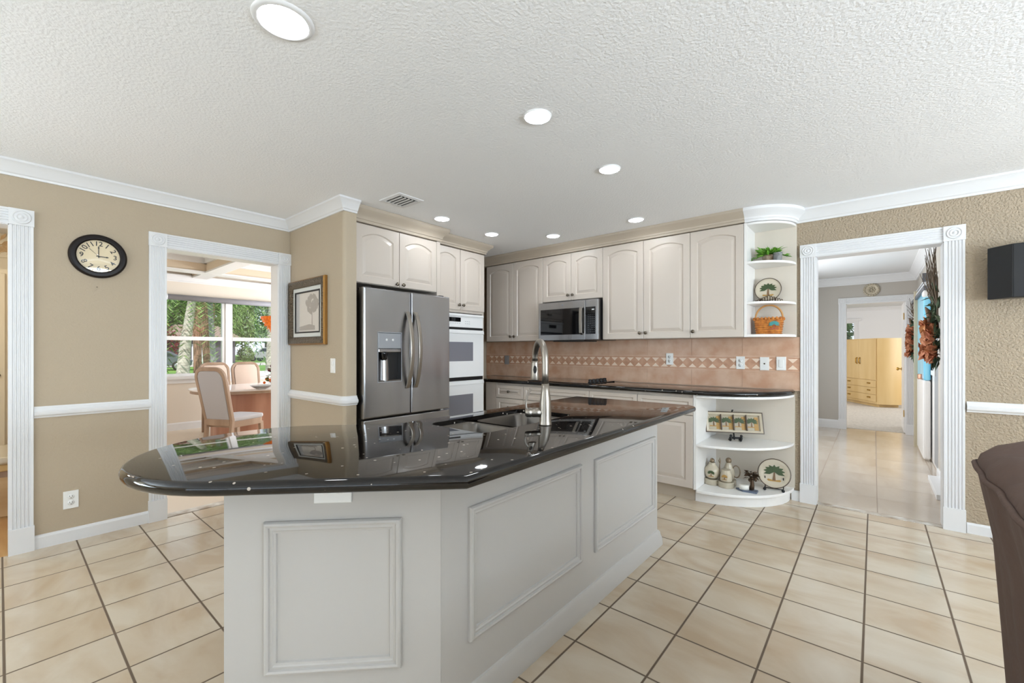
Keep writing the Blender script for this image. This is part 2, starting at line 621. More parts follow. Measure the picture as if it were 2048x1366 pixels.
    def leaf(self, c, d, w, up=None):
        """flat pointed leaf from c along vector d"""
        c, d = Vector(c), Vector(d)
        up = Vector(up) if up else Vector((random.uniform(-1, 1), random.uniform(-1, 1), 1))
        s = d.cross(up)
        if s.length < 1e-6:
            s = Vector((1, 0, 0))
        s = s.normalized() * w / 2
        n = s.cross(d).normalized() * w * 0.15
        return self.add([c, c + d * 0.45 + s + n, c + d, c + d * 0.45 - s + n], [(0, 1, 2), (0, 2, 3)])

    def xform(self, mtx, start=0):
        for i in range(start, len(self.v)):
            self.v[i] = mtx @ self.v[i]
        return self

    def build(self, name, mats, parent=None, origin=None, bevel=0.0, seg=2, sharp=None):
        if isinstance(mats, str):
            mats = [mats]
        if parent is not None:
            og = WL[parent.name]
        elif origin is not None:
            og = Vector(origin)
        else:
            xs = [p.x for p in self.v]; ys = [p.y for p in self.v]; zs = [p.z for p in self.v]
            og = Vector(((min(xs) + max(xs)) / 2, (min(ys) + max(ys)) / 2, min(zs)))
        me = bpy.data.meshes.new(name)
        me.from_pydata([tuple(p - og) for p in self.v], [], self.f)
        for mm in mats:
            me.materials.append(MATS[mm])
        for p, i, s in zip(me.polygons, self.mi, self.sm):
            p.material_index = i
            p.use_smooth = s
        me.update()
        if sharp:
            for p in me.polygons:
                p.use_smooth = True
            me.set_sharp_from_angle(angle=math.radians(sharp))
        o = bpy.data.objects.new(name, me)
        COL.objects.link(o)
        if parent is not None:
            o.parent = parent
        else:
            o.location = og
        WL[o.name] = og
        if bevel:
            b = o.modifiers.new('edge', 'BEVEL')
            b.width = bevel
            b.segments = seg
            b.limit_method = 'ANGLE'
            b.angle_limit = math.radians(40)
        return o


def tag(o, label, cat, group=None, kind=None):
    o['label'] = label
    o['category'] = cat
    if group:
        o['group'] = group
    if kind:
        o['kind'] = kind
    return o


def thing(name, label, cat, loc=(0, 0, 0), group=None):
    o = bpy.data.objects.new(name, None)
    o.empty_display_size = 0.1
    COL.objects.link(o)
    o.location = loc
    WL[o.name] = Vector(loc)
    return tag(o, label, cat, group)


def structure(mb, name, mats, **kw):
    o = mb.build(name, mats, **kw)
    o['kind'] = 'structure'
    return o


def children(o):
    return [c for c in list(COL.objects) if c.parent == o]


def dup(root, loc, rotz=0.0, label=None):
    r = root.copy()
    COL.objects.link(r)
    r.location = loc
    r.rotation_euler = (0, 0, rotz)
    if label:
        r['label'] = label
    for ch in children(root):
        c = ch.copy()
        COL.objects.link(c)
        c.parent = r
        for g in children(ch):
            d = g.copy()
            COL.objects.link(d)
            d.parent = c
    return r


def text_into(mb, s, size, o, ax, az, off=(0.0, 0.0), center=True):
    """flat lettering from the built-in font, set in the (ax, az) plane at o"""
    cu = bpy.data.curves.new('lettering', 'FONT')
    cu.body = s
    cu.size = size
    cu.offset = size * 0.012
    if center:
        cu.align_x = 'CENTER'
        cu.align_y = 'CENTER'
    ob = bpy.data.objects.new('lettering', cu)
    COL.objects.link(ob)
    dg = bpy.context.evaluated_depsgraph_get()
    me = bpy.data.meshes.new_from_object(ob.evaluated_get(dg))
    o, ax, az = Vector(o), Vector(ax), Vector(az)
    mb.add([o + ax * (v.co.x + off[0]) + az * (v.co.y + off[1]) for v in me.vertices], [tuple(p.vertices) for p in me.polygons])
    bpy.data.objects.remove(ob)
    bpy.data.curves.remove(cu)
    bpy.data.meshes.remove(me)


def ellipse_arc(cx, cy, rx, ry, a0, a1, n):
    return [(cx + rx * math.cos(a0 + (a1 - a0) * i / n), cy + ry * math.sin(a0 + (a1 - a0) * i / n)) for i in range(n + 1)]

# ================================================================== STRUCTURE
XW = -4.045            # kitchen west wall
YN = 4.28              # kitchen north wall
CEIL = 2.41
WT = 0.13
EAST, SOUTH = 4.2, -4.5

# floors
structure(MB().box(XW, SOUTH, -0.12, EAST, YN, 0.0), 'floor', 'kitchen_tile')
structure(MB().box(-1.2, YN + 0.066, -0.12, 0.62, 8.82, 0.0), 'floor_hall', 'hall_tile')
structure(MB().box(-3.0, 8.82, -0.12, 2.4, 15.1, 0.004), 'floor_bedroom', 'carpet')
structure(MB().box(-8.38, 0.45, -0.12, XW - 0.1, 5.4, 0.0), 'floor_dining', 'dining_floor')
structure(MB().box(-6.6, -2.5, -0.12, XW, 0.32, -0.001), 'floor_study', 'wood_floor')
structure(MB().box(-0.375, YN, -0.1, 0.385, YN + 0.066, 0.003), 'trim_1', 'marble')['label'] = 'marble threshold strip'
structure(MB().box(XW - 0.1, 0.79, -0.1, XW - 0.005, 1.60, 0.003), 'trim_2', 'marble')

# ceilings
structure(MB().box(XW, SOUTH, CEIL, EAST, YN, CEIL + 0.1), 'ceiling', 'ceiling_paint')
structure(MB().box(-1.2, YN + 0.13, CEIL, 0.62, 8.69, CEIL + 0.1), 'ceiling_hall', 'ceiling_plain')
structure(MB().box(-3.0, 8.82, CEIL, 2.4, 15.1, CEIL + 0.1), 'ceiling_bedroom', 'ceiling_plain')
structure(MB().box(-6.6, -2.5, CEIL, XW - WT, 0.32, CEIL + 0.1), 'ceiling_study', 'ceiling_plain')
cd = MB()
cd.box(-8.38, 0.45, 2.62, XW - WT, 5.4, 2.72)
structure(cd, 'ceiling_dining', 'ceiling_plain')

# coffer beams of the dining ceiling
cb = MB()
for x in (-7.72, -6.15, -4.6):
    cb.m(0).box(x - 0.10, 0.45, 2.405, x + 0.10, 5.4, 2.43)
    cb.m(1).box(x - 0.085, 0.45, 2.43, x + 0.085, 5.4, 2.545)
    cb.m(0).box(x - 0.12, 0.45, 2.545, x + 0.12, 5.4, 2.62)
for y in (0.62, 2.08, 3.54, 5.0):
    cb.m(0).box(-8.38, y - 0.10, 2.407, XW - WT, y + 0.10, 2.43)
    cb.m(1).box(-8.38, y - 0.085, 2.43, XW - WT, y + 0.085, 2.545)
    cb.m(0).box(-8.38, y - 0.12, 2.545, XW - WT, y + 0.12, 2.62)
structure(cb, 'ceiling_beams', ['ceiling_plain', 'coffer_side'])

# kitchen walls
w = MB()
w.box(XW - WT, SOUTH, 0, XW, -3.9, CEIL)
w.box(XW - WT, -3.9, 0, XW, -1.7, 0.5)
w.box(XW - WT, -3.9, 2.2, XW, -1.7, CEIL)
w.box(XW - WT, -1.7, 0, XW, -0.78, CEIL)
w.box(XW - WT, -0.78, 2.03, XW, 0.041, CEIL)
w.box(XW - WT, 0.041, 0, XW, 0.803, CEIL)
w.box(XW - WT, 0.803, 2.02, XW, 1.592, CEIL)
w.box(XW - WT, 1.592, 0, XW, YN + WT, CEIL)
w.box(XW - WT, 0.45, CEIL, XW, 5.4, 2.62)
structure(w, 'wall_west', 'wall_tan')
# picture wall with a rounded outside corner
poly = [(XW, 1.695)] + [(-3.13 + 0.03 * math.cos(a), 1.725 + 0.03 * math.sin(a)) for a in [(-0.5 + i / 12) * PI for i in range(7)]] + [(-3.10, 1.80), (XW, 1.80)]
structure(MB().prism(poly, 0, CEIL), 'wall_picture', 'wall_tan')
w = MB()
w.box(XW, YN, 0, -0.362, YN + WT, CEIL)
w.box(-0.362, YN, 2.025, 0.375, YN + WT, CEIL)
w.box(0.375, YN, 0, EAST, YN + WT, CEIL)
structure(w, 'wall_north', 'wall_tan_rough')
w = MB()
w.box(XW, SOUTH - WT, 0, -1.5, SOUTH, CEIL)
w.box(-1.5, SOUTH - WT, 2.2, 2.7, SOUTH, CEIL)
w.box(2.7, SOUTH - WT, 0, EAST, SOUTH, CEIL)
structure(w, 'wall_south', 'wall_tan')
w = MB()
w.box(EAST, SOUTH, 0, EAST + WT, -0.5, CEIL)
w.box(EAST, -0.5, 0, EAST + WT, 3.5, 0.5)
w.box(EAST, -0.5, 2.2, EAST + WT, 3.5, CEIL)
w.box(EAST, 3.5, 0, EAST + WT, YN, CEIL)
structure(w, 'wall_east', 'wall_tan')

# dining room walls
DX = -8.38
w = MB()
w.box(DX - WT, 0.45, 0, DX, 0.95, 2.62)
w.box(DX - WT, 0.95, 0, DX, 4.05, 0.80)
w.box(DX - WT, 0.95, 2.13, DX, 4.05, 2.62)
w.box(DX - WT, 4.05, 0, DX, 5.4, 2.62)
structure(w, 'wall_dining_west', 'wall_cream')
w = MB()
w.box(DX, 5.4, 0, -7.9, 5.53, 2.62)
w.box(-7.9, 5.4, 0, -4.7, 5.53, 0.7)
w.box(-7.9, 5.4, 2.3, -4.7, 5.53, 2.62)
w.box(-4.7, 5.4, 0, XW - WT, 5.53, 2.62)
structure(w, 'wall_dining_north', 'wall_cream')
structure(MB().box(DX, 0.32, 0, XW - WT, 0.45, 2.62), 'wall_dining_south', 'wall_cream')
# study walls
structure(MB().box(-6.73, -2.5, 0, -6.6, 0.32, CEIL), 'wall_study_west', 'wall_beige_room')
structure(MB().box(-6.6, -2.63, 0, XW - WT, -2.5, CEIL), 'wall_study_south', 'wall_beige_room')
# hall and bedroom walls
w = MB()
w.box(0.49, YN + WT, 0, 0.62, 6.02, CEIL)
w.box(0.49, 6.02, 2.05, 0.62, 7.75, CEIL)
w.box(0.49, 7.75, 0, 0.62, 8.69, CEIL)
structure(w, 'wall_hall_east', 'wall_grey')
w = MB()
w.box(-1.33, YN + WT, 0, -1.2, 5.2, CEIL)
w.box(-1.33, 5.2, 2.15, -1.2, 7.6, CEIL)
w.box(-1.33, 7.6, 0, -1.2, 8.69, CEIL)
structure(w, 'wall_hall_west', 'wall_grey')
w = MB()
w.m(0)
w.box(-1.33, 8.69, 0, -0.342, 8.755, CEIL)
w.box(-0.342, 8.69, 1.995, 0.365, 8.755, CEIL)
w.box(0.365, 8.69, 0, 0.62, 8.755, CEIL)
w.m(1)
w.box(-3.0, 8.755, 0, -0.342, 8.82, CEIL)
w.box(-0.342, 8.755, 1.995, 0.365, 8.82, CEIL)
w.box(0.365, 8.755, 0, 2.4, 8.82, CEIL)
structure(w, 'wall_hall_north', ['wall_grey', 'wall_white'])
w = MB()
w.box(-3.0, 15.0, 0, -1.25, 15.13, CEIL)
w.box(-1.25, 15.0, 0, -0.42, 15.13, 1.2)
w.box(-1.25, 15.0, 2.0, -0.42, 15.13, CEIL)
w.box(-0.42, 15.0, 0, 2.4, 15.13, CEIL)
structure(w, 'wall_bedroom_north', 'wall_white')
structure(MB().box(-3.13, 8.82, 0, -3.0, 15.0, CEIL), 'wall_bedroom_west', 'wall_white')
w = MB()
w.box(2.4, 8.82, 0, 2.53, 10.2, CEIL)
w.box(2.4, 10.2, 0, 2.53, 13.0, 0.7)
w.box(2.4, 10.2, 2.2, 2.53, 13.0, CEIL)
w.box(2.4, 13.0, 0, 2.53, 15.0, CEIL)
structure(w, 'wall_bedroom_east', 'wall_white')

# crown mouldings
CROWN = [(0, -0.090), (0.012, -0.090), (0.015, -0.078), (0.023, -0.072), (0.030, -0.058), (0.050, -0.030), (0.063, -0.018), (0.070, -0.013), (0.070, 0.0), (0, 0)]
structure(MB().sweep([(XW, SOUTH), (XW, 1.695), (-3.10, 1.695), (-3.10, 1.80)], CROWN, CEIL), 'trim_3', 'trim_white', sharp=25)
CROWN2 = [(u, h * 1.15) for u, h in CROWN]
structure(MB().sweep([(-0.50, YN), (EAST, YN)], CROWN2, CEIL), 'trim_4', 'trim_white', sharp=25)
CROWN3 = [(u * 1.35, h * 1.35) for u, h in CROWN]
structure(MB().sweep([(-1.2, YN + WT), (-1.2, 8.69), (0.49, 8.69), (0.49, YN + WT)], CROWN3, CEIL), 'trim_5', 'trim_white', sharp=25)
structure(MB().sweep([(DX, 0.45), (DX, 5.4)], [(u * 1.2, h * 1.2) for u, h in CROWN], 2.44), 'trim_6', 'trim_white', sharp=25)
structure(MB().sweep([(-3.0, 15.0), (2.4, 15.0)], CROWN, CEIL), 'trim_7', 'trim_white', sharp=25)

# chair rails
RAIL = [(0, 0), (0.012, 0), (0.016, 0.010), (0.026, 0.018), (0.030, 0.030), (0.030, 0.040), (0.022, 0.046), (0.016, 0.058), (0.010, 0.064), (0.010, 0.072), (0, 0.072)]
structure(MB().sweep([(XW, 0.143), (XW, 0.712)], RAIL, 0.825), 'trim_8', 'trim_white', sharp=25)
rc = [(-3.13 + 0.03 * math.cos(a), 1.725 + 0.03 * math.sin(a)) for a in [(-0.5 + i / 12) * PI for i in range(7)]]
structure(MB().sweep([(XW + 0.02, 1.695)] + rc + [(-3.10, 1.80)], RAIL, 0.828), 'trim_9', 'trim_white', sharp=25)
structure(MB().sweep([(0.487, YN), (EAST, YN)], RAIL, 0.83), 'trim_10', 'trim_white', sharp=25)

# baseboards
BASE = [(0, 0), (0.014, 0), (0.014, 0.070), (0.010, 0.080), (0.004, 0.085), (0, 0.085)]
structure(MB().sweep([(XW, 0.143), (XW, 0.712)], BASE, 0), 'baseboard_west', 'trim_white')
structure(MB().sweep([(XW + 0.02, 1.695)] + rc + [(-3.10, 1.80)], BASE, 0), 'baseboard_picture', 'trim_white')
structure(MB().sweep([(0.487, YN), (EAST, YN)], [(u, h * 0.85) for u, h in BASE], 0), 'baseboard_north', 'trim_white')
structure(MB().sweep([(-0.53, YN), (-0.465, YN)], BASE, 0), 'baseboard_corner', 'trim_white')
structure(MB().sweep([(DX, 0.45), (DX, 5.4)], [(u, h * 1.4) for u, h in BASE], 0), 'baseboard_dining', 'trim_white')
structure(MB().sweep([(-1.2, 8.69), (-0.44, 8.69)], [(u, h * 1.6) for u, h in BASE], 0), 'baseboard_hall', 'trim_white')
structure(MB().sweep([(0.49, 8.69), (0.49, 7.85)], BASE, 0), 'baseboard_hall_far', 'trim_white')
structure(MB().sweep([(0.49, 6.0), (0.49, YN + WT)], BASE, 0), 'baseboard_hall_east', 'trim_white')


def casing(name, P, an, nrm, a0, a1, zi, wd=0.10, rosette=True, wall=WT, flutes=5, left=True, right=True):
    """fluted door casing with plinths and rosette blocks, and the jamb lining. a0..a1 clear opening along unit vector an"""
    an, nrm, up = Vector(an), Vector(nrm), Vector((0, 0, 1))
    P = Vector(P)
    mb = MB()
    t = 0.018
    prof = [(0, 0), (0, t)]
    step = (wd - 0.02) / flutes
    for i in range(flutes):
        c = 0.010 + step * i
        prof += [(c + step * 0.12, t), (c + step * 0.3, t - 0.006), (c + step * 0.7, t - 0.006), (c + step * 0.88, t)]
    prof += [(wd, t), (wd, 0)]
    zb = 0.155
    for s, on in ((a0 - wd, left), (a1, right)):
        if not on:
            continue
        mb.oprism([(s + u, n) for u, n in prof], P, an, nrm, up, zb, zi)
        mb.obox(P, an, nrm, up, (s - 0.004, s + wd + 0.004), (0, t + 0.008), (0, zb))
        if rosette:
            mb.obox(P, an, nrm, up, (s - 0.003, s + wd + 0.003), (0, t + 0.007), (zi, zi + wd))
            c = P + an * (s + wd / 2) + up * (zi + wd / 2) + nrm * (t + 0.007)
            mb.lathe([(0.042, 0), (0.040, 0.005), (0.035, 0.006), (0.033, 0.001), (0.027, 0.001), (0.025, 0.006), (0.019, 0.006), (0.017, 0.001), (0.012, 0.001), (0.009, 0.006), (0.0001, 0.008)], c, an, up, nrm, 20)
    lo, hi = (a0 if rosette else a0 - wd), (a1 if rosette else a1 + wd)
    # header with its flutes running along it
    mb.oprism([(zi + u, n) for u, n in prof], P, up, nrm, an, lo, hi)
    # jamb lining
    mb.obox(P, an, nrm, up, (a0 - 0.012, a0 + 0.004), (-wall - 0.012, 0.006), (0, zi + 0.01))
    mb.obox(P, an, nrm, up, (a1 - 0.004, a1 + 0.012), (-wall - 0.012, 0.006), (0, zi + 0.01))
    mb.obox(P, an, nrm, up, (a0, a1), (-wall - 0.012, 0.006), (zi - 0.004, zi + 0.012))
    return structure(mb, name, 'trim_white')


casing('trim_11', (XW, 0, 0), (0, 1, 0), (1, 0, 0), -0.78, 0.041, 2.022)
casing('trim_12', (XW, 0, 0), (0, 1, 0), (1, 0, 0), 0.803, 1.592, 2.016)
casing('trim_13', (0, YN, 0), (1, 0, 0), (0, -1, 0), -0.362, 0.375, 2.014, wd=0.104)
casing('trim_14', (0, 8.69, 0), (1, 0, 0), (0, -1, 0), -0.342, 0.365, 1.99, wd=0.095)

# dining window: two double-hung units side by side, and the sill
def window_unit(name, y0, y1):
    mb = MB()
    x0, x1 = DX - 0.10, DX - 0.03
    z0, z1, zr = 0.845, 2.12, 1.447
    for a, b in ((y0, y0 + 0.045), (y1 - 0.045, y1)):
        mb.box(x0, a, z0, x1, b, z1)
    mb.box(x0, y0 + 0.045, z0, x1, y1 - 0.045, z0 + 0.04)
    mb.box(x0, y0 + 0.045, z1 - 0.05, x1, y1 - 0.045, z1)
    mb.box(x0 + 0.012, y0 + 0.045, zr - 0.03, x1 + 0.006, y1 - 0.045, zr + 0.03)
    o = structure(mb, name, 'trim_white')
    g = MB().box(x0 + 0.03, y0 + 0.045, z0 + 0.04, x0 + 0.036, y1 - 0.045, z1 - 0.05).build('pane', 'glass', o)
    return o


window_unit('window_1', 0.95, 2.47)
window_unit('window_2', 2.53, 4.05)
structure(MB().box(DX - 0.12, 2.47, 0.80, DX - 0.015, 2.53, 2.13), 'trim_15', 'trim_white')
ws = MB()
ws.box(DX - 0.13, 0.95, 0.80, DX + 0.05, 4.05, 0.845)
ws.box(DX, 0.93, 0.735, DX + 0.018, 4.07, 0.80)
structure(ws, 'trim_16', 'trim_white')
# bedroom window with its casing
wb = MB()
wb.frame((-1.35, 15.0, 1.12), (1, 0, 0), (0, 0, 1), (0, -1, 0), 1.02, 0.98, [(0, 0), (0, 0.02), (0.09, 0.02), (0.09, -0.06)])
wb.box(-1.42, 14.95, 2.06, -0.26, 15.0, 2.12)
o = structure(wb, 'window_3', 'trim_white')
MB().box(-1.25, 15.06, 1.2, -0.42, 15.066, 2.0).build('pane', 'glass', o)
pd = MB()
for x in (-1.5, -0.06, 1.34, 2.65):
    pd.box(x, SOUTH - 0.09, 0, x + 0.05, SOUTH - 0.03, 2.2)
pd.box(-1.5, SOUTH - 0.09, 2.14, 2.7, SOUTH - 0.03, 2.2)
pd.box(-1.5, SOUTH - 0.09, 0, 2.7, SOUTH - 0.03, 0.06)
structure(pd, 'door_1', 'trim_white')
ew = MB()
for y in (-0.5, 0.8, 2.15, 3.45):
    ew.box(EAST + 0.03, y, 0.5, EAST + 0.09, y + 0.05, 2.2)
ew.box(EAST + 0.03, -0.5, 0.5, EAST + 0.09, 3.5, 0.55)
ew.box(EAST + 0.03, -0.5, 2.15, EAST + 0.09, 3.5, 2.2)
structure(ew, 'window_4', 'trim_white')

# ================================================================== CABINETS
def door_mesh(o, ax, an, w, h, arch=0.0, rail=0.058, t=0.02):
    """raised-panel door: lower corner o, width axis ax, outward normal an"""
    o, ax, an, az = Vector(o), Vector(ax), Vector(an), Vector((0, 0, 1))
    N = 14
    rail = min(rail, h * 0.24, w * 0.24)

    def loop(i, ar, d):
        pts = [(i, i), (w - i, i)]
        for k in range(N + 1):
            s = k / N
            x = w - i - (w - 2 * i) * s
            if ar > 0:
                z = h - i - ar + ar * (1 - (2 * s - 1) ** 2)
            else:
                z = h - i
            pts.append((x, z))
        return [o + ax * x + az * z + an * d for x, z in pts]
    L = [loop(0, 0, 0), loop(0, 0, t - 0.003), loop(0.003, 0, t), loop(rail, arch, t), loop(rail + 0.006, arch, t - 0.009),
         loop(rail + 0.010, arch, t - 0.009), loop(rail + 0.036, arch * 0.92, t - 0.002), loop(rail + 0.040, arch * 0.92, t - 0.002)]
    v = [p for l in L for p in l]
    k = len(L[0])
    f = []
    for j in range(len(L) - 1):
        for i in range(k):
            a, b = j * k + i, j * k + (i + 1) % k
            f.append((a, b, b + k, a + k))
    f.append(tuple((len(L) - 1) * k + i for i in range(k)))
    f.append(tuple(reversed(range(k))))
    if ax.cross(az).dot(an) < 0:
        f = [tuple(reversed(q)) for q in f]
    return MB().add(v, f)


def knob(parent, p, an):
    an = Vector(an)
    ax = Vector((0, 0, 1)).cross(an)
    return MB().lathe([(0.006, 0), (0.005, 0.010), (0.008, 0.014), (0.015, 0.020), (0.016, 0.025), (0.012, 0.029), (0.0001, 0.031)], p, ax, (0, 0, 1), an, 14).build('knob', 'knob_metal', parent)


def front(unit, name, o, ax, an, w, h, arch=0.0, kn=None, m='cab_cream'):
    """door or drawer front with its knob at (across, up)"""
    d = door_mesh(o, ax, an, w, h, arch).build(name, m, unit)
    if kn:
        knob(d, Vector(o) + Vector(ax) * kn[0] + Vector((0, 0, 1)) * kn[1] + Vector(an) * 0.02, an)
    return d


GAP = 0.003
EX, SY = (1, 0, 0), (0, -1, 0)
NY, PX = (0, 1, 0), (1, 0, 0)

# --- wall cabinets along the north wall
UB, UT, UF = 1.362, 2.30, 3.95


def wall_cab(x0, x1, z0, doors, label, knobs):
    u = thing('wall_cabinet', label, 'cabinet', ((x0 + x1) / 2, YN - 0.15, z0), 'cream wall cabinets along the tiled wall')
    MB().box(x0, UF + 0.021, z0, x1, YN - 0.002, UT + 0.004).build('body', 'cab_cream', u)
    n = doors
    wd = (x1 - x0) / n
    for i in range(n):
        a = x0 + wd * i + GAP / 2
        ww = wd - GAP
        k = knobs[i]
        front(u, 'door', (a, UF + 0.02, z0 + 0.002), EX, SY, ww, UT - z0 - 0.004, 0.036, ((0.028 if k == 'l' else ww - 0.028), 0.055))
    return u


wall_cab(-3.735, -2.867, UB, 2, 'tall two-door cream wall cabinet in the corner beside the ovens', 'rl')
wall_cab(-2.867, -2.115, 1.79, 2, 'short two-door cream wall cabinet above the microwave', 'rl')
wall_cab(-2.115, -1.252, UB, 2, 'tall two-door cream wall cabinet right of the microwave', 'rl')
wall_cab(-1.252, -0.822, UB, 1, 'narrow single-door cream wall cabinet beside the open shelves', 'l')

# --- upper open corner shelf
def quarter(cx, cy, rx, ry, n=20):
    return [(cx, cy)] + [(cx + rx * math.sin(a), cy - ry * math.cos(a)) for a in [PI / 2 * i / n for i in range(n + 1)]]


u = thing('corner_shelf', 'cream rounded open corner shelf holding the plant, plate and basket', 'shelf', (-0.66, 4.12, UB))
MB().box(-0.820, UF, UB, -0.800, YN - 0.002, UT).build('side_panel', 'shelf_white', u)
MB().box(-0.800, YN - 0.016, UB, -0.492, YN - 0.001, UT).build('back_panel', 'cab_inside', u)
for z, t in ((UB, 0.022), (1.632, 0.020), (1.962, 0.020), (UT - 0.02, 0.02)):
    MB().prism(quarter(-0.800, YN - 0.016, 0.305, 0.312), z, z + t).build('shelf_board', 'shelf_white', u, bevel=0.004)

# --- tall oven cabinet and the cabinet over the refrigerator (west run, facing east)
u = thing('oven_cabinet', 'tall cream cabinet housing the white double oven', 'cabinet', (-3.6, 3.08, 0))
b = MB()
b.box(-3.95, 2.712, 0.0, -3.301, 2.735, 2.30)
b.box(-3.95, 3.418, 0.0, -3.301, 3.445, 2.30)
b.box(-3.95, 2.735, 1.645, -3.301, 3.418, 2.30)
b.box(-3.95, 2.735, 0.10, -3.301, 3.418, 0.28)
b.box(-3.95, 2.735, 0.0, -3.36, 3.418, 0.10)
b.box(-3.95, 2.735, 0.28, -3.93, 3.418, 1.645)
b.build('body', 'cab_cream', u)
front(u, 'door', (-3.301, 2.718, 1.672), NY, PX, 0.357, 0.625, 0.042, (0.330, 0.05))
front(u, 'door', (-3.301, 3.079, 1.672), NY, PX, 0.357, 0.625, 0.042, (0.028, 0.05))

u = thing('fridge_cabinet', 'two-door cream wall cabinet over the refrigerator', 'cabinet', (-3.5, 2.26, 1.80))
b = MB()
b.box(-3.95, 1.803, 1.80, -3.19, 2.668, 2.285)
b.box(-3.95, 2.668, 0.0, -3.17, 2.710, 2.285)
b.build('body', 'cab_cream', u)
front(u, 'door', (-3.19, 1.832, 1.803), NY, PX, 0.415, 0.474, 0.045, (0.385, 0.022))
front(u, 'door', (-3.19, 2.251, 1.803), NY, PX, 0.415, 0.474, 0.045, (0.030, 0.022))

# --- crown on the cabinets
CC = [(0.0, 0.0), (0.008, 0.0), (0.010, 0.018), (0.016, 0.022), (0.018, 0.036), (0.026, 0.048), (0.044, 0.066), (0.062, 0.080), (0.066, 0.086), (0.066, 0.108), (-0.06, 0.108), (-0.06, 0.0)]


def cc(z):
    k = (CEIL - 0.001 - z) / 0.108
    return [(a, b * k) for a, b in CC]


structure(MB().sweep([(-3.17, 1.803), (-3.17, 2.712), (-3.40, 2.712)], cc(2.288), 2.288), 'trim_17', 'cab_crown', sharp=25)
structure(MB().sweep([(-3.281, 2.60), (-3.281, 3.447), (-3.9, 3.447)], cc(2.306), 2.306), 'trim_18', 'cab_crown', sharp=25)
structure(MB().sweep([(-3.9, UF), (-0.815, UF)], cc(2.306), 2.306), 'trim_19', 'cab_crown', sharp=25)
arc = [(-0.815, UF)] + [(-0.800 + 0.308 * math.sin(a), YN - 0.016 - 0.314 * math.cos(a)) for a in [PI / 2 * i / 18 for i in range(19)]]
structure(MB().sweep(arc, [(u_, h_) for u_, h_ in cc(2.302) if u_ > -0.05] + [(-0.02, CEIL - 2.303), (-0.02, 0)], 2.302), 'trim_20', 'trim_white', sharp=25)

# --- base cabinets along the north wall
BF, BT = 3.68, 0.884


def base_cab(x0, x1, label, kind):
    u = thing('base_cabinet', label, 'cabinet', ((x0 + x1) / 2, 3.98, 0), 'cream base cabinets under the black counter')
    b = MB()
    b.m(0).box(x0, BF + 0.021, 0.105, x1, YN - 0.002, BT)
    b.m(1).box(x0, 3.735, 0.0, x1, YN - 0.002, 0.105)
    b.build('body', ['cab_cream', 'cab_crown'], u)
    w = x1 - x0 - GAP
    a = x0 + GAP / 2
    z1 = 0.866
    if kind == 'drawers':
        zs = [0.715, 0.515, 0.315, 0.11]
        top = z1
        for z in zs:
            front(u, 'drawer', (a, BF + 0.02, z), EX, SY, w, top - z - 0.005, 0, (w / 2, (top - z) / 2))
            top = z
    elif kind == 'wide':
        front(u, 'drawer_front', (a, BF + 0.02, 0.715), EX, SY, w, z1 - 0.72, 0)
        for i in range(2):
            ww = w / 2 - 0.002
            front(u, 'door', (a + i * w / 2, BF + 0.02, 0.11), EX, SY, ww, 0.60, 0, ((ww - 0.03) if i == 0 else 0.03, 0.55))
    else:
        front(u, 'drawer', (a, BF + 0.02, 0.715), EX, SY, w, z1 - 0.72, 0, (w / 2, 0.072))
        front(u, 'door', (a, BF + 0.02, 0.11), EX, SY, w, 0.60, 0, (0.03, 0.55))
    return u


fl = thing('filler_panel', 'plain cream filler panel between the ovens and the base drawers', 'panel', (-3.40, 3.98, 0))
MB().box(-3.50, BF + 0.012, 0.0, -3.332, 3.72, BT).build('board', 'cab_cream', fl)
base_cab(-3.33, -2.933, 'narrow cream drawer cabinet beside the ovens', 'drawers')
base_cab(-2.931, -2.118, 'wide cream base cabinet under the cooktop', 'wide')
base_cab(-2.116, -1.627, 'cream base cabinet right of the cooktop', 'door')
base_cab(-1.625, -1.142, 'cream base cabinet beside the rounded end shelves', 'door')

# --- lower rounded end shelf
u = thing('end_shelf', 'white rounded end shelf unit under the counter beside the doorway', 'shelf', (-0.83, 4.0, 0))
MB().box(-1.139, BF, 0.105, -1.118, YN - 0.002, BT).build('side_panel', 'shelf_white', u)
MB().box(-1.118, YN - 0.016, 0.105, -0.505, YN - 0.001, BT).build('back_panel', 'cab_inside', u)
for z, t in ((0.085, 0.024), (0.462, 0.020), (BT - 0.02, 0.02)):
    MB().prism(quarter(-1.118, YN - 0.016, 0.608, 0.588), z, z + t).build('shelf_board', 'shelf_white', u, bevel=0.004)
MB().prism(quarter(-1.139, YN - 0.002, 0.600, 0.545), 0.0, 0.085).build('plinth', 'shelf_white', u)

# --- stone countertops with a rolled edge
def inset(poly, d):
    n = len(poly)
    out = []
    for i in range(n):
        p, q, r = Vector(poly[i - 1]), Vector(poly[i]), Vector(poly[(i + 1) % n])
        d1, d2 = (q - p).normalized(), (r - q).normalized()
        n1, n2 = Vector((-d1.y, d1.x)), Vector((-d2.y, d2.x))
        m = (n1 + n2) / max(0.2, 1 + n1.dot(n2))
        out.append((q.x + m.x * d, q.y + m.y * d))
    return out


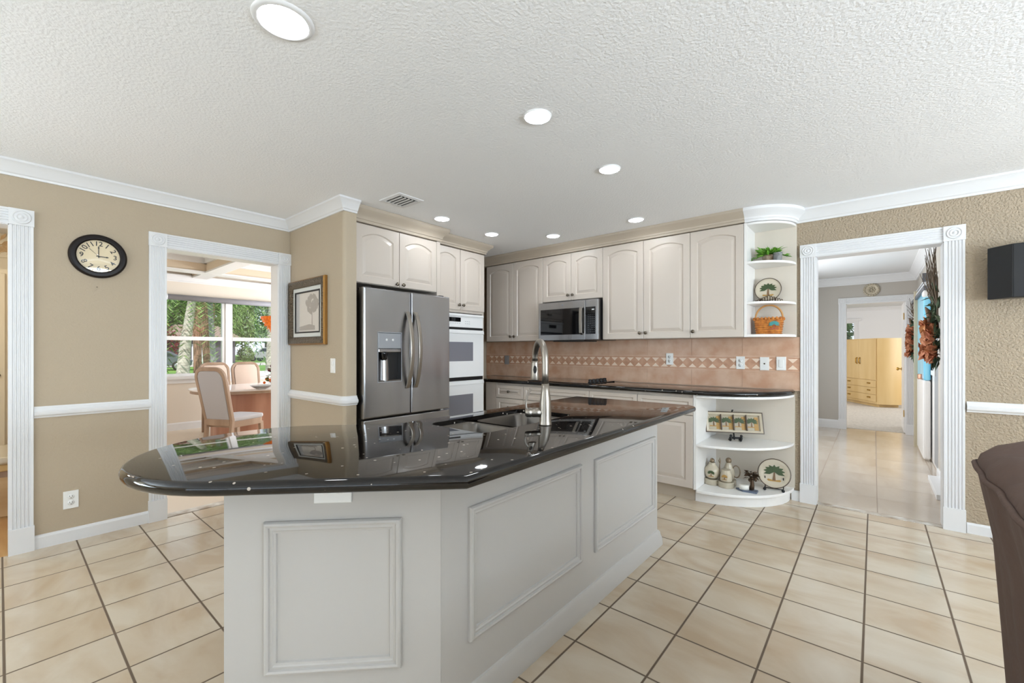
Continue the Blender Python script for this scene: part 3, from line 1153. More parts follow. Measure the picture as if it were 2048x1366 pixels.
def stone_top(name, outline, z1, th, hole=None, parent=None):
    """outline counter-clockwise; rolled edge all round; optional hole (counter-clockwise)"""
    r = th / 2
    bm = bmesh.new()
    rings = []
    K = 8
    for k in range(K + 1):
        a = -PI / 2 + PI * k / K
        rings.append([bm.verts.new((p[0], p[1], z1 - r + r * math.sin(a))) for p in inset(outline, r * (1 - math.cos(a)))])
    n = len(outline)
    for k in range(K):
        for i in range(n):
            f = bm.faces.new((rings[k][i], rings[k][(i + 1) % n], rings[k + 1][(i + 1) % n], rings[k + 1][i]))
            f.smooth = True
    hv = None
    if hole:
        hv = [[bm.verts.new((p[0], p[1], z)) for p in hole] for z in (z1 - th, z1)]
        m = len(hole)
        for i in range(m):
            bm.faces.new((hv[0][(i + 1) % m], hv[0][i], hv[1][i], hv[1][(i + 1) % m]))
    for ring, hr, up in ((rings[0], hv[0] if hv else None, -1), (rings[-1], hv[1] if hv else None, 1)):
        es = [bm.edges.get((ring[i], ring[(i + 1) % n])) or bm.edges.new((ring[i], ring[(i + 1) % n])) for i in range(n)]
        if hr:
            m = len(hr)
            es += [bm.edges.get((hr[i], hr[(i + 1) % m])) or bm.edges.new((hr[i], hr[(i + 1) % m])) for i in range(m)]
        res = bmesh.ops.triangle_fill(bm, edges=es, use_beauty=True, normal=(0, 0, up))
        for g in res['geom']:
            if isinstance(g, bmesh.types.BMFace):
                g.smooth = False
    bmesh.ops.recalc_face_normals(bm, faces=bm.faces)
    me = bpy.data.meshes.new(name)
    bm.to_mesh(me)
    bm.free()
    me.materials.append(MATS['granite'])
    me.set_sharp_from_angle(angle=math.radians(35))
    o = bpy.data.objects.new(name, me)
    COL.objects.link(o)
    WL[o.name] = Vector((0, 0, 0))
    if parent:
        o.parent = parent
        me.transform(Matrix.Translation(-WL[parent.name]))
    return o


out = [(-3.90, YN - 0.003), (-3.90, 3.64), (-1.16, 3.64)] + [(-1.13 + 0.625 * math.sin(a), YN - 0.012 - 0.628 * math.cos(a)) for a in [PI / 2 * (i + 1) / 20 for i in range(20)]] + [(-0.505, YN - 0.003)]
ct = stone_top('wall_countertop', out, 0.924, 0.038)
tag(ct, 'black granite countertop with rounded end along the tiled wall', 'countertop')

# --- tiled splash on the north wall
sp = MB()
S0, S1 = -4.04, -0.470
yb = YN - 0.010
sp.m(1).box(S0, YN - 0.007, 0.915, S1, YN - 0.001, UB)
pit = 0.437
gx = [-0.901 + 0.431] + [-0.901 - pit * i for i in range(9)]
for z0, z1 in ((0.926, 1.068), (1.204, UB)):
    xs = [S1] + [x for x in gx if S0 < x < S1 - 0.02] + [S0]
    for i in range(len(xs) - 1):
        sp.m(0).box(xs[i + 1] + 0.002, yb, z0, xs[i] - 0.002, YN - 0.006, z1)
# listello band: borders, and pale triangles pointing at each other
sp.m(3).box(S0, yb, 1.072, S1, YN - 0.006, 1.200)
sp.m(0).box(S0, yb - 0.003, 1.072, S1, yb, 1.083).box(S0, yb - 0.003, 1.189, S1, yb, 1.200)
x = S1 - 0.05
while x > S0 + 0.05:
    for zb, d in ((1.092, 1), (1.180, -1)):
        tri = [(x - 0.036, zb), (x + 0.036, zb), (x, zb + d * 0.036)]
        sp.m(2).oprism(tri, (0, yb, 0), (1, 0, 0), (0, 0, 1), (0, -1, 0), 0.0, 0.003)
    x -= 0.09
structure(sp, 'wall_backsplash', ['splash_tile', 'splash_grout', 'splash_light', 'splash_border'])

# ================================================================== ISLAND
isl = thing('kitchen_island', 'white panelled kitchen island with angled end', 'island', (-1.4, 1.6, 0))
IT = 0.876
foot = [(-1.07, 0.918), (-1.07, 2.73), (-1.66, 2.73), (-1.66, 0.848), (-1.80, 0.708), (-1.54, 0.448)]
b = MB()
th = 0.018
for i in range(len(foot)):
    p, q = Vector(foot[i]), Vector(foot[(i + 1) % len(foot)])
    d = (q - p).normalized()
    nn = Vector((-d.y, d.x))
    L = (q - p).length
    b.obox((p.x, p.y, 0), (d.x, d.y, 0), (nn.x, nn.y, 0), (0, 0, 1), (0.0006, L - 0.0006), (0, th), (0.0, IT))
b.build('body', 'island_paint', isl)
PM = [(0, 0.0), (0, 0.010), (0.004, 0.016), (0.010, 0.018), (0.016, 0.016), (0.018, 0.010), (0.026, 0.011), (0.030, 0.008), (0.036, 0.007), (0.038, 0.0)]
for o, ax, an, wd, z0, z1 in (((-1.07, 1.038, 0), (0, 1, 0), (1, 0, 0), 0.740, 0.250, 0.712),
                              ((-1.07, 1.908, 0), (0, 1, 0), (1, 0, 0), 0.769, 0.245, 0.708),
                              ((-1.454, 0.534, 0), (0.70711, 0.70711, 0), (0.70711, -0.70711, 0), 0.419, 0.242, 0.718)):
    MB().frame((o[0], o[1], z0), ax, (0, 0, 1), an, wd, z1 - z0, PM).build('panel_molding', 'island_paint', isl)
IB = [(0, 0), (0.026, 0), (0.026, 0.012), (0.022, 0.050), (0.016, 0.066), (0.014, 0.082), (0.006, 0.095), (0, 0.098)]
MB().sweep([(-1.66, 2.73), (-1.07, 2.73), (-1.07, 0.918), (-1.54, 0.448)], IB, 0.0, side=-1).build('base_molding', 'island_paint', isl, sharp=30)

# countertop: straight body, angled wing with a half-round end
c0, R0 = Vector((-1.592, 0.652)), 0.437
e1, e2 = Vector((0.70711, 0.70711)), Vector((0.70711, -0.70711))
semi = []
for i in range(25):
    a = PI * i / 24
    # from the back edge round to the front edge
    q = c0 - e1 * R0 * math.sin(a) - e2 * R0 * math.cos(a)
    semi.append((q.x, q.y))
back = Vector(semi[0])
k = (-1.69 - back.x)
outl = [(-0.826, 0.803), (-0.826, 2.715), (-0.861, 2.75), (-1.69, 2.75), (-1.69, back.y + k)] + semi
# sink opening
sx0, sx1, sy0, sy1, sr = -1.565, -1.205, 1.262, 1.935, 0.05
hole = []
for cx, cy, a0 in ((sx1 - sr, sy1 - sr, 0), (sx0 + sr, sy1 - sr, PI / 2), (sx0 + sr, sy0 + sr, PI), (sx1 - sr, sy0 + sr, 1.5 * PI)):
    for i in range(7):
        a = a0 + PI / 2 * i / 6
        hole.append((cx + sr * math.cos(a), cy + sr * math.sin(a)))
ic = stone_top('island_countertop', outl, 0.915, 0.038, hole)
tag(ic, 'black granite island countertop with rounded wing and sink opening', 'countertop')

# sink
sk = thing('kitchen_sink', 'double-bowl stainless steel sink set into the island', 'sink', ((sx0 + sx1) / 2, 1.6, 0.70))


def bowl(x0, x1, y0, y1, ztop, depth):
    def ring(d, z, r):
        pts = []
        for cx, cy, a0 in ((x1 - d - r, y1 - d - r, 0), (x0 + d + r, y1 - d - r, PI / 2), (x0 + d + r, y0 + d + r, PI), (x1 - d - r, y0 + d + r, 1.5 * PI)):
            for i in range(6):
                a = a0 + PI / 2 * i / 5
                pts.append((cx + r * math.cos(a), cy + r * math.sin(a), z))
        return pts
    rg = [ring(0.0, ztop, 0.05), ring(0.006, ztop - 0.01, 0.055), ring(0.012, ztop - depth + 0.03, 0.05), ring(0.035, ztop - depth, 0.04)]
    n = len(rg[0])
    v = [p for r in rg for p in r]
    f = []
    for j in range(len(rg) - 1):
        for i in range(n):
            a, b_ = j * n + i, j * n + (i + 1) % n
            f.append((a, a + n, b_ + n, b_))
    f.append(tuple((len(rg) - 1) * n + i for i in range(n)))
    m = MB().add(v, f)
    return m


for y0, y1 in ((1.2635, 1.532), (1.554, 1.9335)):
    bw = bowl(-1.5635, -1.2065, y0, y1, 0.893, 0.20).build('bowl', 'steel_sink', sk, sharp=50)
    MB().lathe([(0.0001, 0.003), (0.030, 0.003), (0.042, 0.004), (0.044, 0.0)], (-1.39, (y0 + y1) / 2, 0.6935), n=18).build('drain', 'nickel', bw)
MB().box(-1.5635, 1.526, 0.850, -1.2065, 1.560, 0.888).build('divider', 'steel_sink', sk, bevel=0.010, seg=3)

# faucet
fx, fy = -1.135, 1.585
fc = thing('kitchen_faucet', 'brushed nickel pull-down faucet beside the island sink', 'faucet', (fx, fy, 0.915))
MB().lathe([(0.030, 0), (0.029, 0.006), (0.0265, 0.02), (0.0265, 0.07), (0.025, 0.11), (0.0195, 0.150), (0.0165, 0.186)], (fx, fy, 0.915), n=24).build('body', 'nickel', fc)
sd = Vector((-0.777, 0.614, 0)).normalized()
zc, ra = 1.200, 0.092
path = [Vector((fx, fy, 1.10)), Vector((fx, fy, 1.15)), Vector((fx, fy, zc))]
for i in range(1, 17):
    a = PI * i / 16
    path.append(Vector((fx, fy, zc)) + sd * ra * (1 - math.cos(a)) + Vector((0, 0, 1)) * ra * math.sin(a))
MB().tube(path, 0.0148, 14).build('spout', 'nickel', fc)
pe = Vector((fx, fy, 0)) + sd * 2 * ra
hd = MB()
hd.m(0).lathe([(0.0155, 0.0), (0.0165, -0.01), (0.0185, -0.05), (0.0215, -0.092), (0.020, -0.096), (0.0001, -0.096)][::-1], (pe.x, pe.y, 1.200), n=18)
sh = hd.build('spray_head', 'nickel', fc)
q = Vector((0.62, -0.78, 0)).normalized()
qs = Vector((0, 0, 1)).cross(q)
ov = [(0.009 * math.cos(2 * PI * i / 16), 0.020 * math.sin(2 * PI * i / 16)) for i in range(16)]
MB().oprism(ov, Vector((pe.x, pe.y, 1.158)) + q * 0.014, qs, (0, 0, 1), q, 0, 0.0065).build('spray_button', 'black_plastic', sh)
hdir = Vector((-0.766, -0.643, 0))
hs = Vector((0, 0, 1)).cross(hdir)
h0 = Vector((fx, fy, 0.972))
hb = MB().lathe([(0.021, 0.0), (0.0215, 0.042), (0.0195, 0.043), (0.0195, 0.046), (0.0215, 0.047), (0.022, 0.066), (0.016, 0.074), (0.0001, 0.076)], h0 + hdir * 0.016, hs, (0, 0, 1), hdir, 20).build('handle', 'nickel', fc)
pp = [h0 + hdir * 0.074 + Vector((0, 0, 0.004)), h0 + hdir * 0.086 + Vector((0, 0, 0.020)), h0 + hdir * 0.088 + Vector((0, 0, 0.045)), h0 + hdir * 0.082 + Vector((0, 0, 0.075)), h0 + hdir * 0.066 + Vector((0, 0, 0.108))]
MB().bar(pp, 0.022, 0.009, hs).build('lever', 'nickel', hb, bevel=0.002)

# ================================================================== APPLIANCES
FX = -3.03
fr = thing('refrigerator', 'stainless French-door refrigerator with water dispenser', 'refrigerator', (-3.45, 2.265, 0))
b = MB()
b.box(-3.86, 1.838, 0.02, FX - 0.075, 2.660, 1.735)
b.build('body', 'steel_dark', fr, bevel=0.004)
for y in (1.85, 2.60):
    MB().box(FX - 0.14, y, 1.735, FX - 0.02, y + 0.05, 1.757).build('hinge_cover', 'black_plastic', fr, bevel=0.004)
MB().box(FX - 0.11, 1.85, 0.02, FX - 0.05, 2.66, 0.07).build('kick_grille', 'black_plastic', fr)
y0, ym, y1 = 1.822, 2.268, 2.706
zb, zt = 0.716, 1.748


def slab_with_recess(y0, y1, z0, z1, xf, xb, ry0, ry1, rz0, rz1, xr):
    m = MB()
    v, f = [], []

    def rect(x, a, b_, c, d):
        i = len(v)
        v.extend([(x, a, c), (x, b_, c), (x, b_, d), (x, a, d)])
        return [i, i + 1, i + 2, i + 3]
    A = rect(xb, y0, y1, z0, z1)
    B = rect(xf - 0.012, y0, y1, z0, z1)
    B2 = rect(xf - 0.004, y0 + 0.003, y1 - 0.003, z0 + 0.003, z1 - 0.003)
    C_ = rect(xf, y0 + 0.012, y1 - 0.012, z0 + 0.012, z1 - 0.012)
    D = rect(xf, ry0, ry1, rz0, rz1)
    E_ = rect(xr, ry0, ry1, rz0, rz1)
    for P, Q in ((A, B), (B, B2), (B2, C_), (C_, D), (D, E_)):
        for i in range(4):
            f.append((P[i], P[(i + 1) % 4], Q[(i + 1) % 4], Q[i]))
    f.append(tuple(E_))
    f.append(tuple(reversed(A)))
    return m.add(v, f)


# dispenser bay
dy0, dy1, dz0, dz1 = 1.948, 2.166, 1.000, 1.395
dl = slab_with_recess(y0, ym - 0.003, zb, zt, FX, FX - 0.07, dy0, dy1, dz0, dz1, FX - 0.055).build('door', 'steel', fr)
dp = MB()
dp.m(0).frame((FX, dy0 - 0.006, dz0 - 0.006), (0, 1, 0), (0, 0, 1), (1, 0, 0), dy1 - dy0 + 0.012, dz1 - dz0 + 0.012, [(0, 0), (0, 0.003), (0.006, 0.003), (0.006, 0.0)])
dp.build('dispenser_frame', 'grey_plastic', dl)
MB().box(FX - 0.05, dy0 + 0.002, 1.268, FX + 0.002, dy1 - 0.002, dz1 - 0.003).build('dispenser_panel', 'grey_plastic', dl, bevel=0.003)
for yy in (2.025, 2.085):
    bt = MB()
    bt.lathe([(0.010, 0), (0.010, 0.001), (0.0001, 0.0015)], (FX + 0.002, yy, 1.338), (0, 1, 0), (0, 0, 1), (1, 0, 0), 14)
    bt.build('dispenser_button', 'button_white', dl)
MB().box(FX - 0.05, dy0 + 0.002, 1.236, FX + 0.004, dy1 - 0.002, 1.266).build('dispenser_visor', 'steel', dl, bevel=0.006)
lin_ = MB()
lin_.box(FX - 0.054, dy0 + 0.001, dz0 + 0.001, FX - 0.050, dy1 - 0.001, 1.236)
lin_.build('dispenser_lining', 'black_plastic', dl)
MB().lathe([(0.055, 0), (0.052, 0.10), (0.047, 0.20), (0.043, 0.232)], (FX - 0.052, dy0 + 0.075, 1.003), (0, 1, 0), (-1, 0, 0), (0, 0, 1), 20, a0=PI, a1=2 * PI).build('dispenser_paddle', 'steel', dl)
nz = MB()
nz.lathe([(0.020, 0), (0.030, 0.01), (0.036, 0.055), (0.036, 0.062)], (FX - 0.022, dy0 + 0.062, 1.172), n=16)
nz.build('dispenser_nozzle', 'black_glass', dl)
MB().box(FX - 0.052, dy0 + 0.002, dz0, FX + 0.001, dy1 - 0.002, dz0 + 0.010).build('dispenser_tray', 'steel_dark', dl)
b = MB()
b.box(FX - 0.07, ym + 0.003, zb, FX, y1, zt)
dr = b.build('door', 'steel', fr, bevel=0.010, seg=3)
for d, yy in ((dl, ym - 0.042), (dr, ym + 0.042)):
    pts = []
    for i in range(21):
        s = i / 20
        z = 0.935 + (1.580 - 0.935) * s
        pts.append((FX + 0.004 + 0.070 * math.sin(PI * s) ** 0.75, yy, z))
    MB().bar(pts, 0.036, 0.018, (0, 1, 0)).build('handle', 'nickel', d, bevel=0.005)
dw = MB().box(FX - 0.07, y0, 0.09, FX, y1, 0.703).build('freezer_drawer', 'steel', fr, bevel=0.010, seg=3)
hp = [(FX + 0.002, 1.92, 0.62), (FX + 0.045, 1.95, 0.62), (FX + 0.055, 2.1, 0.62), (FX + 0.055, 2.43, 0.62), (FX + 0.045, 2.58, 0.62), (FX + 0.002, 2.61, 0.62)]
MB().bar(hp, 0.028, 0.014, (0, 0, 1)).build('handle', 'nickel', dw, bevel=0.003)

# double wall oven
OX = -3.285
ov = thing('double_oven', 'white built-in double oven in the tall cabinet', 'oven', (-3.6, 3.075, 0.30))
MB().box(-3.90, 2.74, 0.30, OX - 0.012, 3.413, 1.64).build('body', 'steel_dark', ov)
oy0, oy1 = 2.745, 3.408
cp = MB().box(OX - 0.012, oy0, 1.492, OX + 0.010, oy1, 1.622).build('control_panel', 'appliance_white', ov, bevel=0.004)
MB().box(OX - 0.012, oy0, 1.605, OX + 0.022, oy1, 1.632).build('top_trim', 'appliance_white', cp, bevel=0.006)
MB().box(OX + 0.010, 2.905, 1.548, OX + 0.0115, 3.075, 1.592).build('display', 'black_glass', cp)
pr = MB()
for i in range(5):
    pr.box(OX + 0.010, 2.93 + i * 0.030, 1.530, OX + 0.0108, 2.947 + i * 0.030, 1.534)
pr.build('lettering', 'grey_plastic', cp)
pr = MB()
for i in range(3):
    pr.box(OX + 0.010, 3.135 + i * 0.028, 1.552, OX + 0.0108, 3.152 + i * 0.028, 1.556)
    pr.box(OX + 0.010, 3.135 + i * 0.028, 1.530, OX + 0.0108, 3.152 + i * 0.028, 1.534)
pr.build('lettering', 'grey_plastic', cp)
MB().box(OX - 0.012, oy0, 1.470, OX + 0.004, oy1, 1.490).build('vent_slot', 'black_plastic', ov)
MB().box(OX - 0.012, oy0, 0.940, OX + 0.004, oy1, 0.972).build('vent_slot', 'black_plastic', ov)
for z0, z1, wz0, wz1 in ((0.975, 1.467, 1.142, 1.340), (0.330, 0.937, 0.560, 0.795)):
    d = MB().box(OX - 0.010, oy0, z0, OX + 0.018, oy1, z1).build('door', 'appliance_white', ov, bevel=0.005)
    MB().box(OX + 0.018, 2.83, wz0, OX + 0.0195, 3.245, wz1).build('window', 'oven_glass', d)
    MB().bar([(OX + 0.018, oy0 + 0.01, z1 - 0.028), (OX + 0.040, oy0 + 0.025, z1 - 0.026), (OX + 0.044, oy0 + 0.06, z1 - 0.025), (OX + 0.044, oy1 - 0.06, z1 - 0.025), (OX + 0.040, oy1 - 0.025, z1 - 0.026), (OX + 0.018, oy1 - 0.01, z1 - 0.028)], 0.032, 0.014, (0, 0, 1)).build('handle', 'appliance_white', d, bevel=0.005)

# microwave
mx0, mx1, my, mz0, mz1 = -2.862, -2.120, 3.868, 1.358, 1.772
mw = thing('microwave', 'stainless over-the-range microwave with black control panel', 'microwave', ((mx0 + mx1) / 2, 4.05, mz0))
MB().box(mx0 + 0.003, my + 0.03, mz0, mx1 - 0.003, YN - 0.012, mz1).build('body', 'black_plastic', mw)
md = MB().box(mx0, my, mz0 + 0.004, -2.268, my + 0.03, mz1).build('door', 'steel', mw, bevel=0.004)
MB().box(mx0 + 0.03, my - 0.002, mz0 + 0.062, -2.335, my, mz1 - 0.075).build('window', 'black_glass', md)
MB().bar([(-2.306, my - 0.001, mz0 + 0.060), (-2.306, my - 0.028, mz0 + 0.075), (-2.306, my - 0.034, mz0 + 0.21), (-2.306, my - 0.028, mz1 - 0.088), (-2.306, my - 0.001, mz1 - 0.073)], 0.034, 0.012, (1, 0, 0)).build('handle', 'nickel', md, bevel=0.003)
MB().lathe([(0.009, 0), (0.009, 0.001), (0.0001, 0.0015)], (-2.545, my, mz1 - 0.035), (1, 0, 0), (0, 0, 1), (0, -1, 0), 16).build('badge', 'grey_plastic', md)
mp = MB().box(-2.265, my, mz0 + 0.004, mx1, my + 0.03, mz1).build('control_panel', 'steel', mw, bevel=0.004)
MB().box(-2.288 + 0.024, my - 0.002, mz0 + 0.062, mx1 - 0.030, my, mz1 - 0.075).build('keypad', 'black_glass', mp)
kp = MB()
kp.box(-2.190, my - 0.003, mz1 - 0.108, -2.163, my - 0.002, mz1 - 0.098)
kp.build('clock_readout', 'button_white', mp)
kp = MB()
for r in range(9):
    for c in range(4):
        if r in (2, 3) and c == 1:
            continue
        kp.box(-2.233 + c * 0.022, my - 0.003, mz0 + 0.082 + r * 0.022, -2.227 + c * 0.022, my - 0.002, mz0 + 0.0848 + r * 0.022)
kp.build('key_symbols', 'grey_plastic', mp)
MB().box(mx0 + 0.18, my + 0.03, mz0 - 0.010, mx1 - 0.18, my + 0.3, mz0).build('vent_filter', 'black_matte', mw)

# cooktop
ck = thing('cooktop', 'black glass cooktop with a row of black knobs', 'cooktop', (-2.50, 3.96, 0.924))
MB().box(-2.885, 3.70, 0.924, -2.105, 4.20, 0.930).build('glass_top', 'black_glass', ck, bevel=0.002)
for i in range(5):
    MB().lathe([(0.024, 0), (0.024, 0.006), (0.018, 0.010), (0.019, 0.028), (0.015, 0.033), (0.0001, 0.034)], (-2.17, 3.80 + i * 0.075, 0.930), n=16).build('knob', 'black_plastic', ck)

# ================================================================== CEILING FITTINGS
LIGHTS = [(-1.590, 0.644, 0.078, 'large recessed ceiling light with white trim over the island wing'),
          (-1.275, 1.715, 0.062, 'recessed ceiling light above the faucet'),
          (-1.293, 2.508, 0.062, 'recessed ceiling light above the far end of the island'),
          (-2.904, 2.503, 0.062, 'recessed ceiling light in front of the refrigerator'),
          (-2.912, 3.152, 0.062, 'recessed ceiling light in front of the double oven'),
          (-2.480, 3.598, 0.062, 'recessed ceiling light in front of the microwave'),
          (-1.612, 3.625, 0.062, 'recessed ceiling light in front of the tall wall cabinets')]
first = None
for x, y, r, lab in LIGHTS:
    if r > 0.07 or first is None:
        t = thing('recessed_light', lab, 'ceiling light', (x, y, CEIL), 'recessed kitchen ceiling lights')
        ro = r + 0.022 if r > 0.07 else r + 0.008
        MB().lathe([(ro, 0.0), (ro - 0.004, -0.006), (r + 0.004, -0.009), (r, -0.004), (r, 0.0)], (x, y, CEIL), n=36, caps=False).build('trim_ring', 'trim_white', t)
        MB().lathe([(r, -0.003), (r * 0.96, -0.006), (r * 0.8, -0.010), (r * 0.45, -0.012), (0.0001, -0.013)], (x, y, CEIL), n=36, caps=False).build('lens', 'lens_glow', t)
        if r < 0.07:
            first = t
    else:
        dup(first, (x, y, CEIL), 0, lab)

vt = thing('ceiling_vent', 'white louvred air vent in the ceiling', 'vent', (-2.79, 2.0, CEIL))
VX0, VX1, VY0, VY1 = -2.925, -2.660, 1.885, 2.115
MB().frame((VX0, VY0, CEIL), (1, 0, 0), (0, 1, 0), (0, 0, -1), VX1 - VX0, VY1 - VY0, [(0, 0), (0.004, 0.006), (0.030, 0.010), (0.036, 0.006), (0.036, 0.0)]).build('frame', 'trim_white', vt)
MB().box(VX0 + 0.03, VY0 + 0.03, CEIL - 0.002, VX1 - 0.03, VY1 - 0.03, CEIL - 0.0005).build('duct_shade', 'void_shade', vt)  # flat dark sheet, painted in as the shade of the vent hollow
lv = MB()
for i in range(5):
    y = VY0 + 0.050 + i * 0.033
    lv.obox((VX0 + 0.036, y, CEIL - 0.012), (1, 0, 0), Vector((0, 0.95, -0.31)), Vector((0, 0.31, 0.95)), (0, VX1 - VX0 - 0.072), (-0.0065, 0.0065), (-0.0012, 0.0012))
lv.build('louver', 'vent_metal', vt)

# ================================================================== ON THE WALLS
ck = thing('wall_clock', 'round black-framed wall clock with cream dial reading three', 'clock', (XW, 0.437, 1.745))
cc_ = Vector((XW + 0.001, 0.437, 1.890))
YV, ZV, XV = (0, 1, 0), (0, 0, 1), (1, 0, 0)
MB().lathe([(0.146, 0), (0.147, 0.012), (0.142, 0.026), (0.134, 0.032), (0.126, 0.028), (0.119, 0.033), (0.111, 0.030), (0.107, 0.018)], cc_, YV, ZV, XV, 48, caps=False).build('frame', 'clock_rim', ck)
MB().lathe([(0.109, 0.012), (0.0001, 0.012)], cc_, YV, ZV, XV, 40, caps=False).build('dial', 'clock_face', ck)
nm = MB()
for h in range(1, 13):
    a = PI / 2 - h * PI / 6
    rot = (a - PI / 2) if h in (10, 11, 12, 1, 2) else (a + PI / 2 if h in (4, 5, 6, 7, 8) else 0.0)
    rx = Vector((0, math.cos(rot), math.sin(rot)))
    rz = Vector((0, -math.sin(rot), math.cos(rot)))
    text_into(nm, str(h), 0.043, cc_ + Vector((0.0132, 0.083 * math.cos(a), 0.083 * math.sin(a))), rx, rz)
for i in range(60):
    a = 2 * PI * i / 60
    d = Vector((0, math.cos(a), math.sin(a)))
    nm.obox(cc_ + Vector((0.0125, 0, 0)), d, Vector((0, -d.z, d.y)), XV, (0.0995, 0.1025), (-0.0005, 0.0005), (0, 0.0006))
nm.build('numerals', 'ink', ck)


def hand(name, ang, ln, w):
    d = Vector((0, math.cos(ang), math.sin(ang)))
    s = Vector((0, -d.z, d.y))
    MB().oprism([(-0.012, -w / 2), (ln * 0.7, -w / 2), (ln * 0.78, -w), (ln, 0), (ln * 0.78, w), (ln * 0.7, w / 2), (-0.012, w / 2)], cc_ + Vector((0.0145, 0, 0)), d, s, XV, 0, 0.001).build(name, 'ink', ck)


hand('minute_hand', PI / 2, 0.072, 0.004)
hand('hour_hand', -0.05, 0.052, 0.005)
hand('second_hand', 2.35, 0.075, 0.0012)
MB().lathe([(0.109, 0.024), (0.06, 0.0285), (0.0001, 0.030)], cc_, YV, ZV, XV, 32, caps=False).build('glass', 'glass', ck)


def face_plate(name, label, c, an, nrm, w, h, kind, m='plate_white', group=None, cat='outlet'):
    """cover plate centred at c on a wall: an along the wall, nrm out of it"""
    an, nrm, up = Vector(an), Vector(nrm), Vector((0, 0, 1))
    c = Vector(c)
    t = thing(name, label, cat, c, group)
    MB().obox(c, an, up, nrm, (-w / 2, w / 2), (-h / 2, h / 2), (0, 0.006)).build('plate', m, t, bevel=0.002)
    f = c + nrm * 0.006
    if kind == 'outlet':
        for s in (-1, 1):
            vert = h >= w
            cz = f + (up if vert else an) * s * 0.020
            o = MB()
            o.lathe([(0.0165, 0), (0.0160, 0.002), (0.0001, 0.002)], cz, an, up, nrm, 18)
            r = o.build('receptacle', m, t)
            sl = MB()
            a1, u1 = (an, up) if vert else (up, an)
            for k in (-1, 1):
                sl.obox(cz + nrm * 0.002, a1, u1, nrm, (k * 0.006 - 0.0011, k * 0.006 + 0.0011), (-0.001, 0.008), (0, 0.0004))
            sl.lathe([(0.0024, 0), (0.0024, 0.0004), (0.0001, 0.0004)], cz + nrm * 0.002 - u1 * 0.008, an, up, nrm, 10)
            sl.build('slot', 'ink', r)
    elif kind == 'rocker':
        MB().obox(f, an, up, nrm, (-0.017, 0.017), (-0.033, 0.033), (0, 0.004)).build('rocker', m, t, bevel=0.002)
    elif kind == 'double':
        for s in (-1, 1):
            MB().obox(f, an, up, nrm, (-0.014, 0.014), ((s * 0.019) - 0.016, (s * 0.019) + 0.016), (0, 0.005)).build('rocker', m, t, bevel=0.002)
    elif kind == 'jack':
        MB().lathe([(0.0065, 0), (0.006, 0.004), (0.0001, 0.004)], f, an, up, nrm, 14).build('jack', 'bronze', t)
    elif kind == 'blank':
        MB().obox(f, an, up, nrm, (-0.017, 0.017), (-0.033, 0.033), (0, 0.002)).build('insert', m, t)
    return t


face_plate('wall_outlet', 'white duplex outlet low on the tan wall below the clock', (XW, 0.306, 0.272), YV, XV, 0.072, 0.115, 'outlet', group='white duplex outlets')
face_plate('wall_outlet', 'white duplex outlet on the tile splash above the middle of the counter', (-1.546, yb - 0.003, 1.168), EX, SY, 0.070, 0.114, 'outlet', group='white duplex outlets')
face_plate('wall_outlet', 'white duplex outlet on the tile splash above the end shelves', (-0.914, yb - 0.003, 1.142), EX, SY, 0.070, 0.114, 'outlet', group='white duplex outlets')
face_plate('phone_jack', 'white wall plate with one small round jack on the tile splash', (-0.726, yb - 0.003, 1.137), EX, SY, 0.070, 0.114, 'jack', cat='wall plate')
face_plate('light_switch', 'white rocker switch on the tile splash nearest the doorway', (-0.602, yb - 0.003, 1.141), EX, SY, 0.070, 0.114, 'rocker', cat='switch')
face_plate('blank_plate', 'grey wall plate on the tile splash in the corner beside the ovens', (-3.668, yb - 0.003, 1.13), EX, SY, 0.075, 0.114, 'blank', 'plate_grey', cat='wall plate')
face_plate('light_switch', 'white stacked double switch on the tan wall beside the framed picture', (-3.262, 1.695, 1.132), EX, SY, 0.072, 0.115, 'double', cat='switch')
oc = Vector((-1.308, 0.680, 0.815))
face_plate('wall_outlet', 'white horizontal outlet on the island tucked under the black countertop', oc + Vector((0.70711, -0.70711, 0)) * 0.0005, (0.70711, 0.70711, 0), (0.70711, -0.70711, 0), 0.115, 0.088, 'outlet')
nl = MB().lathe([(0.002, 0), (0.003, 0.004), (0.0001, 0.006)], (XW, 0.430, 1.682), YV, ZV, XV, 8).build('nail', 'knob_metal')
tag(nl, 'tiny nail in the tan wall below the clock', 'nail')

# framed picture
px0, px1, pz0, pz1 = -4.008, -3.352, 1.300, 1.856
pc = thing('framed_picture', 'ornate gold and silver framed grey tree print on the short tan wall', 'picture', ((px0 + px1) / 2, 1.695, pz0))
W_, H_ = px1 - px0, pz1 - pz0
og = (px0, 1.694, pz0)
MB().frame(og, EX, ZV, SY, W_, H_, [(0, 0), (0, 0.022), (0.006, 0.030), (0.010, 0.032)]).build('frame_edge', 'gold', pc)
MB().frame(og, EX, ZV, SY, W_, H_, [(0.010, 0.032), (0.022, 0.040), (0.044, 0.034), (0.056, 0.024), (0.060, 0.026), (0.066, 0.020), (0.066, 0.010)], smooth=True).build('frame', 'gilt_silver', pc)
MB().frame(og, EX, ZV, SY, W_, H_, [(0.066, 0.010), (0.068, 0.013), (0.100, 0.013), (0.100, 0.010)]).build('mat_board', 'mat_board', pc)
MB().frame(og, EX, ZV, SY, W_, H_, [(0.100, 0.010), (0.100, 0.016), (0.112, 0.016), (0.112, 0.008)]).build('fillet', 'black_matte', pc)
MB().box(px0 + 0.110, 1.686, pz0 + 0.110, px1 - 0.110, 1.692, pz1 - 0.110).build('print', 'print_paper2', pc)
art = MB()
random.seed(5)
